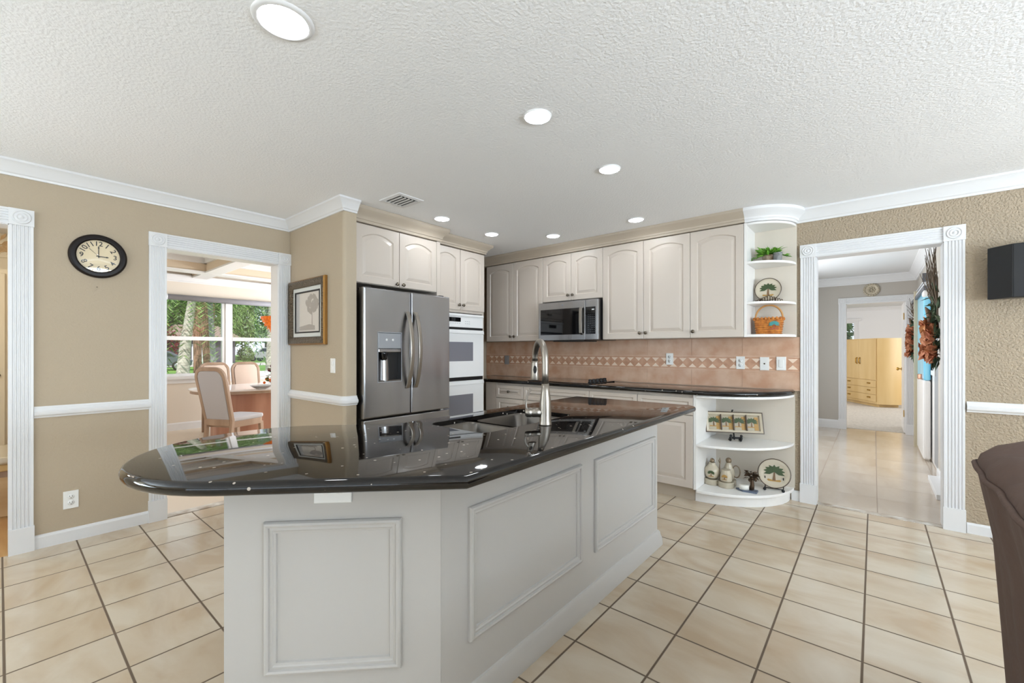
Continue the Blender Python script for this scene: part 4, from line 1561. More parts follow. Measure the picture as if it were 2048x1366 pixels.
for i in range(70):
    a = random.uniform(0, 2 * PI)
    rr = random.uniform(0, 1) ** 0.5
    cx, cz = -3.60 + rr * 0.10 * math.cos(a), 1.64 + rr * 0.07 * math.sin(a)
    art.lathe([(random.uniform(0.012, 0.026), 0), (0.0001, 0.0002)], (cx, 1.6855 - i * 0.000004, cz), EX, ZV, SY, 9, smooth=False)
art.oprism([(-0.008, 0), (0.010, 0), (0.005, 0.14), (-0.003, 0.14)], (-3.60, 1.6858, 1.46), EX, ZV, SY, 0, 0.0003)
art.oprism([(-0.19, 0), (0.10, 0), (0.10, 0.035), (0.0, 0.05), (-0.19, 0.03)], (-3.65, 1.6858, 1.425), EX, ZV, SY, 0, 0.0002)
art.build('drawing', 'print_ink', pc)
MB().box(px0 + 0.112, 1.6815, pz0 + 0.112, px1 - 0.112, 1.683, pz1 - 0.112).build('glass', 'glass', pc)

# speaker
sk = thing('wall_speaker', 'black wedge wall speaker on the textured tan wall', 'speaker', (0.70, 4.15, 1.585))
poly = [(0.575, 4.185), (0.668, 4.100), (0.835, 4.100), (0.925, 4.185), (0.925, 4.215), (0.575, 4.215)]
MB().prism([(0.573, 4.205), (0.665, 4.102), (0.84, 4.102), (0.932, 4.205)], 1.585, 1.925).build('cabinet', 'black_plastic', sk, bevel=0.004)
MB().box(0.672, 4.098, 1.592, 0.833, 4.104, 1.918).build('grille', 'black_matte', sk)
MB().box(0.70, 4.205, 1.70, 0.80, YN, 1.80).build('bracket', 'black_matte', sk)

# ================================================================== THINGS ON THE SHELVES
def shelf_plant(c):
    t = thing('potted_plant', 'small leafy green plant in a tan pot on the top open shelf', 'plant', c)
    MB().lathe([(0.034, 0), (0.050, 0.012), (0.060, 0.045), (0.062, 0.062), (0.056, 0.062), (0.052, 0.045), (0.0001, 0.04)], c, n=20).build('pot', 'pot_clay', t)
    random.seed(3)
    m = MB()
    c = Vector(c)
    for i in range(150):
        a = random.uniform(0, 2 * PI)
        r = random.uniform(0.0, 0.062)
        s = c + Vector((r * math.cos(a), r * math.sin(a), 0.055 + random.uniform(0, 0.045)))
        long_ = random.random() < 0.35
        d = Vector((math.cos(a), math.sin(a) * 0.8, random.uniform(-0.35, 0.9))) * (random.uniform(0.05, 0.085) if long_ else random.uniform(0.03, 0.055))
        m.leaf(s, d, random.uniform(0.022, 0.034))
    for sg in (-1, 1):
        for k in range(7):
            s = c + Vector((sg * (0.05 + k * 0.011), -0.02 + random.uniform(-0.02, 0.02), 0.075 - k * 0.006))
            m.leaf(s, Vector((sg * 0.045, random.uniform(-0.02, 0.02), random.uniform(-0.03, 0.01))), 0.026)
    m.build('leaves', 'leaf_bright', t)
    return t


shelf_plant((-0.665, 4.15, 1.982))
gp = MB().lathe([(0.022, 0), (0.030, 0.005), (0.034, 0.065), (0.036, 0.070), (0.032, 0.070), (0.028, 0.01), (0.0001, 0.008)], (-0.605, 4.105, 1.982), n=18).build('glass_cup', 'glass_clear_pot')
tag(gp, 'small clear glass cup beside the plant pot on the top shelf', 'cup')


def palm_motif(mb, c, ax, az, an, s, green=1, trunk=2, ground=3):
    """raised painted palm on a plate, in the (ax, az) plane"""
    c, ax, az, an = Vector(c), Vector(ax), Vector(az), Vector(an)
    mb.m(trunk).oprism([(-0.11, -0.55), (0.11, -0.55), (0.05, 0.10), (-0.03, 0.10)], c, ax * s, az * s, an, 0, 0.002)
    mb.m(ground).oprism([(-0.55, -0.62), (0.55, -0.62), (0.42, -0.45), (0.0, -0.52), (-0.42, -0.45)], c, ax * s, az * s, an, 0, 0.0015)
    mb.m(green)
    for i in range(9):
        a = -0.35 + (PI + 0.7) * i / 8
        d = ax * math.cos(a) + az * (math.sin(a) * 0.75 + 0.1)
        q = ax * -math.sin(a) + az * math.cos(a)
        p = c + az * 0.12 * s
        mb.add([p + an * 0.003, p + (d * 0.38 + q * 0.16) * s + an * 0.003, p + d * 0.78 * s + an * 0.002 - az * 0.10 * s, p + (d * 0.38 - q * 0.16) * s + an * 0.003], [(0, 1, 2, 3)])


def round_plate(mb, c, ax, az, an, R):
    mb.m(0).lathe([(R * 0.5, -0.006), (R * 0.97, 0.008), (R, 0.012), (R * 0.96, 0.013), (R * 0.72, 0.006), (R * 0.60, 0.001), (0.0001, 0.001)], c, ax, az, an, 36)


def plate_thing(label, c, R, lean, name, yaw=0.0, stand='ornate'):
    """plate standing on a small easel; c = where the easel stands"""
    t = thing(name, label, 'plate', c)
    c = Vector(c)
    an = Vector((math.sin(yaw), -math.cos(yaw), math.tan(lean))).normalized()
    ax = Vector((math.cos(yaw), math.sin(yaw), 0))
    az = an.cross(ax) * -1
    if az.z < 0:
        az = -az
    pcn = c + az * (R + 0.018) + Vector((0, 0, 0.0))
    m = MB()
    round_plate(m, pcn, ax, az, an, R)
    pl = m.build('plate', 'china', t)
    MB().lathe([(R * 0.965, 0.0115), (R * 1.018, 0.012), (R * 1.018, 0.0155), (R * 0.965, 0.0155)], pcn, ax, az, an, 36, caps=False).build('rim', 'china_rim', pl)
    pm = MB()
    palm_motif(pm, pcn + an * 0.0015, ax, az, an, R * 0.88, 0, 1, 2)
    pm.build('palm_relief', ['palm_green', 'palm_trunk_paint', 'ochre'], pl)
    st = MB()
    f = Vector((an.x, an.y, 0)).normalized()
    for s in (-1, 1):
        b = c + ax * s * R * 0.55
        st.tube([b - f * 0.045 + Vector((0, 0, 0.004)), b + f * 0.022 + Vector((0, 0, 0.004)), b + f * 0.030 + Vector((0, 0, 0.016)), b + f * 0.026 + Vector((0, 0, 0.028))], 0.004, 8)
        st.tube([b - f * 0.045 + Vector((0, 0, 0.004)), b - f * 0.02 + Vector((0, 0, R * 0.9))], 0.0035, 8)
    st.tube([c - ax * R * 0.55 - f * 0.045 + Vector((0, 0, 0.004)), c + ax * R * 0.55 - f * 0.045 + Vector((0, 0, 0.004))], 0.0035, 8)
    if stand == 'ornate':
        for k in range(11):
            u_ = (k - 5) / 5
            h_ = 0.018 + 0.040 * (1 - abs(u_))
            p = c + ax * u_ * R * 0.95 + f * 0.026
            st.tube([p + Vector((0, 0, 0.004)), p + Vector((0, 0, h_)), p + ax * 0.010 + Vector((0, 0, h_ + 0.006)), p + ax * 0.016 + Vector((0, 0, h_ - 0.004))], 0.0036, 7)
        st.tube([c - ax * R * 1.0 + f * 0.026 + Vector((0, 0, 0.004)), c + ax * R * 1.0 + f * 0.026 + Vector((0, 0, 0.004))], 0.0032, 7)
    else:
        for s in (-1, 1):
            st.ball(c + ax * s * R * 0.55 + f * 0.026 + Vector((0, 0, 0.012)), 0.012, 10)
    st.build('easel', 'bronze' if stand == 'ornate' else 'black_matte', t)
    return t


plate_thing('round palm-tree plate on an ornate bronze easel on the middle upper shelf', (-0.688, 4.185, 1.652), 0.098, 0.16, 'decorative_plate', 0.06)

# wicker basket
bc = Vector((-0.672, 4.135, UB + 0.022))
bk = thing('wicker_basket', 'orange wicker basket with arched handle and palm decoration on the lowest upper shelf', 'basket', bc)


def sq_ring(c, rx, ry, z, n=32, p=4.0):
    out = []
    for i in range(n):
        a = 2 * PI * i / n
        ca, sa = math.cos(a), math.sin(a)
        k = (abs(ca) ** p + abs(sa) ** p) ** (-1 / p)
        out.append((c.x + rx * k * ca, c.y + ry * k * sa, c.z + z))
    return out


m = MB()
lv_ = [(0.085, 0.062, 0.0), (0.088, 0.064, 0.02), (0.093, 0.068, 0.06), (0.099, 0.073, 0.108), (0.104, 0.077, 0.136), (0.100, 0.073, 0.136), (0.088, 0.062, 0.03)]
vv = []
for rx, ry, z in lv_:
    vv += sq_ring(bc, rx, ry, z)
ff = []
for j in range(len(lv_) - 1):
    for i in range(32):
        a, b_ = j * 32 + i, j * 32 + (i + 1) % 32
        ff.append((a, b_, b_ + 32, a + 32))
ff += [tuple(reversed(range(32))), tuple(6 * 32 + i for i in range(32))]
m.add(vv, ff, True)
for j in range(7):
    z = 0.010 + j * 0.018
    k = 0.0865 + 0.017 * z / 0.136
    rg = sq_ring(bc, k + 0.001, k * 0.735 + 0.0015, z, 40)
    m.tube(rg + [rg[0]], 0.0055, 6, caps=False)
body = m.build('basket_body', 'wicker', bk)
rm = MB()
for i in range(26):
    a = 2 * PI * i / 26
    p = Vector(sq_ring(bc, 0.103, 0.076, 0.130, 26)[i])
    rm.ball(p, 0.0105, 7, 0.014)
rm.build('rim', 'wicker', bk)
hp = []
for i in range(21):
    a = PI * i / 20
    hp.append((bc.x - 0.100 * math.cos(a), bc.y, bc.z + 0.115 + 0.130 * math.sin(a) ** 0.8))
MB().tube(hp, 0.0075, 9).build('handle', 'wicker_handle', bk)
dc = MB()
palm_motif(dc, (bc.x + 0.050, bc.y - 0.080, bc.z + 0.075), (1, 0, 0), (0, 0.12, 1), (0, -1, 0), 0.055, 0, 1, 1)
dc.build('palm_patch', ['teal', 'red_brown'], bk)

# sectioned tray on a black easel, middle shelf of the end unit
tc_ = Vector((-0.905, 4.03, 0.482))
tr = thing('serving_tray', 'rectangular four-section palm tray tilted on a black easel', 'tray', tc_)
an = Vector((0.40, -0.85, 0.36)).normalized()
ax = Vector((0.905, 0.425, 0)).normalized()
az = an.cross(ax).normalized()
if az.z < 0:
    az = -az
o_ = tc_ - ax * 0.225 + az * 0.030 + Vector((0, 0, 0.040)) - an * 0.01
TW, TH = 0.45, 0.178
MB().frame(o_, ax, az, an, TW, TH, [(0.01, -0.018), (0, 0.010), (0.004, 0.012), (0.022, 0.006), (0.026, -0.010)]).build('rim', 'china', tr)
MB().frame(o_, ax, az, an, TW, TH, [(-0.003, 0.008), (-0.003, 0.012), (0.004, 0.0135), (0.005, 0.011)]).build('rim_line', 'china_rim', tr)
MB().obox(o_, ax, az, an, (0.012, TW - 0.012), (0.012, TH - 0.012), (-0.018, -0.010)).build('base', 'china_shade', tr)
for i in range(4):
    x0 = 0.026 + i * (TW - 0.052) / 4
    x1 = 0.026 + (i + 1) * (TW - 0.052) / 4
    if i:
        MB().obox(o_, ax, az, an, (x0 - 0.004, x0 + 0.004), (0.02, TH - 0.02), (-0.012, 0.010)).build('divider', 'china_rim', tr)
    pm = MB()
    pm.m(2).obox(o_, ax, az, an, (x0 + (x1 - x0) * 0.62, x1 - 0.006), (0.03, TH - 0.035), (-0.010, -0.0085))
    palm_motif(pm, o_ + ax * ((x0 + x1) / 2 - 0.008) + az * TH * 0.52 - an * 0.0085, ax, az, an, 0.066, 0, 1, 2)
    pm.build('palm_panel', ['palm_green', 'palm_trunk_paint', 'ochre'], tr)
es = MB()
f = Vector((an.x, an.y, 0)).normalized()
for s in (-1, 1):
    b = tc_ + ax * s * 0.040
    b.z = tc_.z
    es.tube([b - f * 0.03 + Vector((0, 0, 0.006)), b + f * 0.020 + Vector((0, 0, 0.008)), b + f * 0.036 + Vector((0, 0, 0.022)), b + f * 0.036 + Vector((0, 0, 0.050))], 0.008, 8)
    es.ball(b + f * 0.036 + Vector((0, 0, 0.050)), 0.011, 8)
es.tube([tc_ - ax * 0.05 + f * 0.025 + Vector((0, 0, 0.030)), tc_ + ax * 0.05 + f * 0.025 + Vector((0, 0, 0.030))], 0.009, 8)
es.tube([tc_ - f * 0.03 + Vector((0, 0, 0.006)), tc_ - f * 0.12 + Vector((0, 0, 0.22)), tc_ - f * 0.105 + Vector((0, 0, 0.247)), tc_ - f * 0.085 + Vector((0, 0, 0.25))], 0.006, 8)
es.build('easel', 'black_matte', tr)

# cruet set on its stand, bottom shelf
cr = Vector((-1.005, 3.945, 0.109))
cs = thing('cruet_set', 'cream palm-painted cruet set with wire handles on a footed stand', 'cruet set', cr)
b = MB()
for dx, dy, r in ((-0.060, 0.0, 0.062), (0.055, -0.022, 0.060), (0.055, 0.060, 0.058)):
    b.lathe([(r, 0), (r * 1.03, 0.006), (r, 0.040), (r * 1.02, 0.046), (r * 0.9, 0.046), (0.0001, 0.042)], cr + Vector((dx, dy, 0)), n=24)
b.build('stand', 'china_shade', cs)
MB().lathe([(0.034, 0), (0.052, 0.016), (0.064, 0.055), (0.060, 0.085), (0.034, 0.112), (0.024, 0.130), (0.026, 0.136), (0.020, 0.136), (0.0001, 0.13)], cr + Vector((-0.060, 0, 0.046)), n=22).build('jug', 'china', cs)
MB().ball(cr + Vector((-0.060, 0, 0.198)), 0.020, 12).build('stopper', 'bronze_pale', cs)
MB().lathe([(0.040, 0), (0.048, 0.012), (0.044, 0.06), (0.036, 0.092), (0.038, 0.098), (0.032, 0.098), (0.0001, 0.092)], cr + Vector((0.055, -0.022, 0.046)), n=20).build('sugar_pot', 'china', cs)
MB().lathe([(0.036, 0), (0.046, 0.02), (0.050, 0.06), (0.034, 0.105), (0.020, 0.135), (0.022, 0.140), (0.0001, 0.140)], cr + Vector((0.055, 0.060, 0.046)), n=20).build('bottle', 'china', cs)
MB().ball(cr + Vector((0.055, 0.060, 0.205)), 0.024, 12).build('bottle_stopper', 'bronze_pale', cs)
hw = MB()
rg = [cr + Vector((0.115, 0.055, 0.12)) + Vector((0.030 * math.cos(2 * PI * i / 16), 0, 0.050 * math.sin(2 * PI * i / 16))) for i in range(17)]
hw.tube(rg, 0.005, 7, caps=False)
rg = [cr + Vector((-0.085, 0.055, 0.12)) + Vector((0.020 * math.cos(2 * PI * i / 16), 0, 0.058 * math.sin(2 * PI * i / 16))) for i in range(17)]
hw.tube(rg, 0.005, 7, caps=False)
hw.tube([cr + Vector((0.0, 0.0, 0.04)), cr + Vector((0.0, 0.0, 0.17)), cr + Vector((0.006, 0.0, 0.205)), cr + Vector((0.0, 0.0, 0.230)), cr + Vector((-0.008, 0.0, 0.205)), cr + Vector((0.0, 0.0, 0.185))], 0.005, 7)
hw.build('wire_handle', 'bronze_pale', cs)
pm = MB()
palm_motif(pm, cr + Vector((-0.052, -0.063, 0.100)), (1, 0, 0), (0, 0, 1), (0, -1, 0), 0.042, 0, 1, 2)
pm.build('painted_palm', ['palm_green', 'palm_trunk_paint', 'ochre'], cs)
pm = MB()
palm_motif(pm, cr + Vector((0.055, -0.070, 0.090)), (1, 0, 0), (0, 0.1, 1), (0, -1, 0), 0.034, 2, 1, 2)
pm.build('painted_palm', ['palm_green', 'palm_trunk_paint', 'ochre'], cs)

# palm figurine candle holder
pf = Vector((-0.785, 3.925, 0.109))
fg = thing('candle_holder', 'bronze palm figurine holding a white candle on a blue slab', 'candle holder', pf)
MB().prism([(pf.x - 0.088, pf.y - 0.015), (pf.x - 0.03, pf.y - 0.06), (pf.x + 0.072, pf.y - 0.05), (pf.x + 0.070, pf.y + 0.02), (pf.x - 0.02, pf.y + 0.03)], pf.z, pf.z + 0.014).build('slab', 'slate', fg, bevel=0.003)
MB().lathe([(0.036, 0), (0.036, 0.034), (0.034, 0.036), (0.0001, 0.036)], pf + Vector((-0.025, -0.018, 0.014)), n=20).build('candle', 'candle_white', fg)
MB().tube([pf + Vector((0.022, 0, 0.014)), pf + Vector((0.030, 0, 0.05)), pf + Vector((0.028, 0, 0.09)), pf + Vector((0.018, 0, 0.122))], [0.022, 0.016, 0.013, 0.010], 9).build('trunk', 'bronze', fg)
m = MB()
random.seed(11)
for i in range(46):
    a = random.uniform(0, 2 * PI)
    s = pf + Vector((0.022, 0, 0.118)) + Vector((math.cos(a) * random.uniform(0, 0.03), math.sin(a) * random.uniform(0, 0.025), random.uniform(-0.012, 0.035)))
    m.leaf(s, Vector((math.cos(a) * 0.042, math.sin(a) * 0.035, random.uniform(-0.03, 0.02))), 0.022)
for i in range(12):
    m.ball(pf + Vector((0.036 + random.uniform(-0.03, 0.02), random.uniform(-0.02, 0.02), 0.085 + random.uniform(-0.02, 0.03))), 0.010, 6)
m.build('fronds', 'bronze', fg)

plate_thing('round palm-tree plate on a black easel on the bottom end shelf', (-0.625, 4.07, 0.109), 0.117, 0.30, 'decorative_plate', 0.12, 'plain')

# ================================================================== SOFA (slip-covered back, right foreground)
sf = thing('sofa', 'brown slip-covered sofa with its back toward the kitchen', 'sofa', (0.75, 1.2, 0))
m = MB()
NY_ = 64
ys0, ys1 = 0.55, 2.04
sec = [(0.315, 0.02), (0.300, 0.12), (0.285, 0.40), (0.262, 0.70), (0.232, 0.86), (0.222, 0.915), (0.232, 0.945), (0.262, 0.968), (0.33, 0.985), (0.42, 0.985), (0.50, 0.965), (0.56, 0.90), (0.60, 0.75), (0.62, 0.50), (0.66, 0.46), (1.20, 0.44), (1.24, 0.40), (1.24, 0.02)]
v, f = [], []
random.seed(21)
K = len(sec)
for j in range(NY_ + 1):
    s = j / NY_
    y = ys0 + (ys1 - ys0) * s
    e = max(0.0, (y - (ys1 - 0.26)) / 0.26)
    rnd = 1 - math.sqrt(max(0.0, 1 - e * e))
    for i, (x, z) in enumerate(sec):
        fold = 0.007 * math.sin(y * 38 + 1.3 * math.sin(z * 3)) * (1.3 - z if i < 5 else 0.3) + 0.004 * math.sin(y * 21 + 2)
        zz = z - (0.045 * rnd if z > 0.8 else 0) + (0.010 * math.sin(y * 17 + x * 20) if 6 < i < 12 else 0)
        xx = x + fold + rnd * (0.16 * max(0.0, (0.45 - x) / 0.23) if x < 0.45 else (-0.03 if x < 0.64 else 0))
        v.append((xx, y, max(0.02, zz)))
for j in range(NY_):
    for i in range(K - 1):
        a = j * K + i
        f.append((a, a + 1, a + K + 1, a + K))
    f.append((j * K + K - 1, j * K, j * K + K, j * K + 2 * K - 1))
f += [tuple(range(K)), tuple(NY_ * K + i for i in reversed(range(K)))]
m.add(v, f, True)
m.build('slipcover', 'sofa_fabric', sf, sharp=60)
pts = []
for j in range(NY_ + 1):
    a = v[j * K + 5]
    pts.append((a[0] - 0.002, a[1], a[2] + 0.004))
MB().tube(pts, 0.007, 8).build('seam', 'sofa_fabric', sf)


# ================================================================== DINING ROOM
def racetrack(cx, cy, rx, ry, n=40, p=3.2):
    out = []
    for i in range(n):
        a = 2 * PI * i / n
        ca, sa = math.cos(a), math.sin(a)
        k = (abs(ca) ** p + abs(sa) ** p) ** (-1 / p)
        out.append((cx + rx * k * ca, cy + ry * k * sa))
    return out


tb = thing('dining_table', 'long dining table with glossy white top and oak base in front of the window', 'table', (-6.78, 3.05, 0))
MB().prism(racetrack(-6.78, 3.05, 0.63, 1.45, p=2.8), 0.722, 0.745, True).build('tabletop', 'table_white', tb, bevel=0.005, sharp=40)
MB().prism(racetrack(-6.78, 3.05, 0.615, 1.435, p=2.8), 0.685, 0.722, True).build('edge_band', 'wood_oak', tb, sharp=40)
MB().prism(racetrack(-6.78, 3.05, 0.46, 1.20, p=3.5), 0.0, 0.685, True).build('base', 'wood_rose', tb, sharp=40)


def make_chair(label, fabric):
    """dining chair facing +y, origin on the floor under the seat"""
    t = thing('dining_chair', label, 'chair', (0, 0, 0), 'upholstered oak dining chairs')
    S = (1, 0, 0)

    def back_y(z):
        return -0.205 - 0.13 * max(0.0, (z - 0.44)) / 0.6 if z > 0.44 else -0.205 - 0.05 * (0.44 - z) / 0.44
    H = 1.045
    outl_ = []
    for s in (-1, 1):
        pts = []
        for i in range(9):
            z = 0.0 + (H - 0.12) * i / 8
            hw = 0.195 + 0.035 * min(1, z / H)
            pts.append(Vector((s * hw, back_y(z), z)))
        outl_.append(pts)
    arch = []
    r = 0.12
    for i in range(1, 7):
        a = PI - PI / 2 * i / 6
        arch.append((-0.229 + r + r * math.cos(a), H - r + r * math.sin(a)))
    for i in range(0, 6):
        a = PI / 2 - PI / 2 * i / 6
        arch.append((0.229 - r + r * math.cos(a), H - r + r * math.sin(a)))
    path = outl_[0] + [Vector((x, back_y(z), z)) for x, z in arch] + list(reversed(outl_[1]))
    # frame: rectangular bar kept square to the back
    m = MB()
    v, f = [], []
    bn = Vector((0, -0.977, -0.212))
    for i, p in enumerate(path):
        tt = (path[min(i + 1, len(path) - 1)] - path[max(i - 1, 0)]).normalized()
        side = tt.cross(Vector((0, 1, 0))).normalized()
        for a, b_ in ((-1, -1), (1, -1), (1, 1), (-1, 1)):
            v.append(p + side * a * 0.022 + Vector((0, 1, 0)) * b_ * 0.019)
    for i in range(len(path) - 1):
        for k in range(4):
            a, b_ = i * 4 + k, i * 4 + (k + 1) % 4
            f.append((a, b_, b_ + 4, a + 4))
    e = (len(path) - 1) * 4
    f += [(3, 2, 1, 0), (e, e + 1, e + 2, e + 3)]
    m.add(v, f)
    m.box(-0.19, -0.235, 0.40, 0.19, -0.195, 0.475)
    m.build('back_frame', 'wood_oak', t, bevel=0.006)
    # padded back panel
    m = MB()
    v, f = [], []
    R_, C_ = 10, 8
    for fb in (-0.017, 0.024):
        for i in range(R_ + 1):
            z = 0.475 + (1.02 - 0.475) * i / R_
            hw = 0.170 + 0.030 * z / H
            if z > H - 0.12:
                hw = hw - 0.10 * (1 - math.sqrt(max(0, 1 - ((z - (H - 0.12)) / 0.115) ** 2)))
            for j in range(C_ + 1):
                u_ = -1 + 2 * j / C_
                puff = (0.014 if fb > 0 else -0.004) * (1 - u_ * u_)
                v.append((u_ * hw, back_y(z) + fb + puff, z))
    n1 = (R_ + 1) * (C_ + 1)
    for s in (0, 1):
        for i in range(R_):
            for j in range(C_):
                a = s * n1 + i * (C_ + 1) + j
                f.append((a, a + 1, a + C_ + 2, a + C_ + 1))
    for i in range(R_):
        for j in (0, C_):
            a = i * (C_ + 1) + j
            f.append((a, a + C_ + 1, a + C_ + 1 + n1, a + n1))
    for j in range(C_):
        for i in (0, R_):
            a = i * (C_ + 1) + j
            f.append((a, a + 1, a + 1 + n1, a + n1))
    m.add(v, f, True)
    m.build('back_cushion', fabric, t, sharp=50)
    # seat
    m = MB()
    pl = [(-0.215, -0.20), (0.215, -0.20), (0.245, 0.18), (0.20, 0.235), (0.0, 0.25), (-0.20, 0.235), (-0.245, 0.18)]
    m.prism(pl, 0.445, 0.495)
    m.build('seat_cushion', fabric, t, bevel=0.018, seg=3)
    m = MB()
    m.prism([(x * 0.95, y * 0.95) for x, y in pl], 0.375, 0.448)
    m.build('seat_rail', 'wood_oak', t, bevel=0.004)
    for s in (-1, 1):
        MB().bar([(s * 0.205, 0.19, 0.40), (s * 0.212, 0.20, 0.2), (s * 0.212, 0.205, 0.0)], 0.044, 0.044, S).build('leg', 'wood_oak', t, bevel=0.004)
    for c in children(t):
        c.data.transform(Matrix.Diagonal((0.85, 1.0, 1.0, 1.0)))
    return t


ch = make_chair('oak dining chair with its grey padded back toward the kitchen', 'chair_fabric')
ch.location = (-5.78, 1.80, 0)
ch.rotation_euler = (0, 0, math.radians(26))
ch2 = make_chair('pale pink padded dining chair on the window side of the table, nearer the corner', 'chair_fabric_pink')
ch2.location = (-7.62, 2.19, 0)
ch2.rotation_euler = (0, 0, math.radians(-88))
dup(ch2, (-7.63, 2.62, 0), math.radians(-90), 'pale pink padded dining chair on the window side of the table, beside the flowers')

# centrepiece
fl = thing('flower_arrangement', 'orange and purple flower arrangement on the dining table', 'flowers', (-6.36, 2.46, 0.745))
b0 = Vector((-6.36, 2.46, 0.745))
MB().lathe([(0.05, 0), (0.075, 0.02), (0.08, 0.06), (0.06, 0.09), (0.0001, 0.085)], b0, n=18).build('vase', 'glass_clear_pot', fl)
random.seed(9)
for nm_, mt_, cnt in (('orange_bloom', 'flower_orange', 26), ('purple_bloom', 'flower_purple', 30), ('foliage', 'leaf_dark', 60)):
    m = MB()
    for i in range(cnt):
        a = random.uniform(0, 2 * PI)
        r = random.uniform(0.01, 0.13)
        z = {'orange_bloom': random.uniform(0.05, 0.12), 'purple_bloom': random.uniform(0.12, 0.30), 'foliage': random.uniform(0.06, 0.26)}[nm_]
        p = b0 + Vector((r * math.cos(a), r * math.sin(a), z))
        if nm_ == 'foliage':
            m.leaf(p, Vector((math.cos(a), math.sin(a), 0.3)) * 0.06, 0.03)
        else:
            m.ball(p, random.uniform(0.014, 0.026), 7)
    m.build(nm_, mt_, fl)
gb = MB().lathe([(0.05, 0), (0.09, 0.02), (0.13, 0.05), (0.135, 0.055), (0.12, 0.045), (0.05, 0.012), (0.0001, 0.012)], (-6.16, 2.22, 0.745), n=24, smooth=False).build('glass_bowl', 'glass_clear_pot')
tag(gb, 'clear faceted glass bowl on the white dining table', 'bowl')

# chandelier
cx_, cy_ = -6.39, 2.52
cd = thing('chandelier', 'amber glass chandelier hanging over the dining table', 'chandelier', (cx_, cy_, 1.46))
m = MB()
m.lathe([(0.0001, 1.475), (0.05, 1.490), (0.12, 1.560), (0.175, 1.640), (0.215, 1.720), (0.205, 1.722), (0.165, 1.645), (0.11, 1.570), (0.0001, 1.49)], (cx_, cy_, 0), n=26)
m.build('shade', 'amber', cd)
m = MB()
for j, (rr, zz) in enumerate(((0.215, 1.72), (0.195, 1.68), (0.172, 1.63), (0.140, 1.585), (0.105, 1.545), (0.06, 1.50))):
    k = max(6, int(rr * 130))
    for i in range(k):
        a = 2 * PI * (i + 0.5 * (j % 2)) / k
        m.leaf((cx_ + rr * math.cos(a), cy_ + rr * math.sin(a), zz), Vector((-0.2 * math.cos(a), -0.2 * math.sin(a), -1)) * 0.052, 0.026, (math.cos(a), math.sin(a), 0))
m.build('pendant_drops', 'amber', cd)
MB().tube([(cx_, cy_, 1.60), (cx_, cy_, 2.60)], 0.008, 8).build('rod', 'brass', cd)
MB().lathe([(0.06, 2.58), (0.06, 2.60), (0.03, 2.62)], (cx_, cy_, 0), n=18).build('canopy', 'brass', cd)

# roller shade
rs = thing('roller_shade', 'rolled-up grey roller shade above the dining window', 'shade', (DX + 0.05, 2.6, 2.03))
MB().tube([(DX + 0.055, 1.66, 2.082), (DX + 0.055, 4.10, 2.082)], 0.045, 14).build('roll', 'shade_grey', rs)
MB().lathe([(0.050, 0), (0.052, 0.03), (0.0001, 0.035)], (DX + 0.055, 1.665, 2.082), (1, 0, 0), (0, 0, 1), (0, -1, 0), 16).build('end_cap', 'shade_tube', rs)
rs2 = thing('roller_shade', 'rolled-up grey roller shade left of the longer one', 'shade', (DX + 0.05, 1.25, 2.03))
MB().tube([(DX + 0.055, 0.92, 2.082), (DX + 0.055, 1.58, 2.082)], 0.045, 14).build('roll', 'shade_grey', rs2)

# ================================================================== STUDY (left doorway)
sd_ = thing('tall_cabinet', 'cream panelled cabinet door seen through the left doorway', 'cabinet', (-6.42, -0.1, 0))
MB().box(-6.598, -0.75, 0, -6.30, 0.07, 2.02).build('body', 'wall_beige_room', sd_)
for a, b_ in ((-0.72, -0.36), (-0.32, 0.04)):
    d = door_mesh((-6.30, a, 0.04), NY, PX, b_ - a, 1.94, 0.0).build('door', 'wall_beige_room', sd_)
    MB().ball((-6.27, 0.0 if a > -0.5 else -0.40, 1.02), 0.014, 9).build('knob', 'knob_metal', d)
lf = thing('leaf_panel', 'woven brown leaf panel on the wall through the left doorway', 'wall decoration', (-6.58, -0.1, 2.17))
MB().box(-6.598, -0.6, 2.17, -6.575, 0.10, 2.38).build('panel', 'wall_beige_room', lf)
m = MB()
random.seed(4)
for i in range(60):
    m.leaf((-6.572, random.uniform(-0.6, 0.08), random.uniform(2.19, 2.34)), Vector((0.004, random.uniform(-1, 1), random.uniform(-1, 1))).normalized() * 0.09, 0.03, (1, 0, 0))
m.build('leaves', 'wood_study', lf)
cb_ = thing('storage_chest', 'light wooden chest with pale top seen through the left doorway', 'chest', (-5.3, -0.2, 0))
MB().box(-5.6, -0.55, 0.0, -5.0, 0.10, 0.30).build('body', 'wood_study', cb_, bevel=0.006)
MB().box(-5.62, -0.57, 0.345, -4.98, 0.12, 0.40).build('drawer_band', 'wood_pale', cb_, bevel=0.01)
MB().box(-5.60, -0.55, 0.30, -5.0, 0.10, 0.345).build('groove', 'wood_oak', cb_)
MB().box(-5.64, -0.59, 0.40, -4.96, 0.14, 0.455).build('top', 'china', cb_, bevel=0.015)

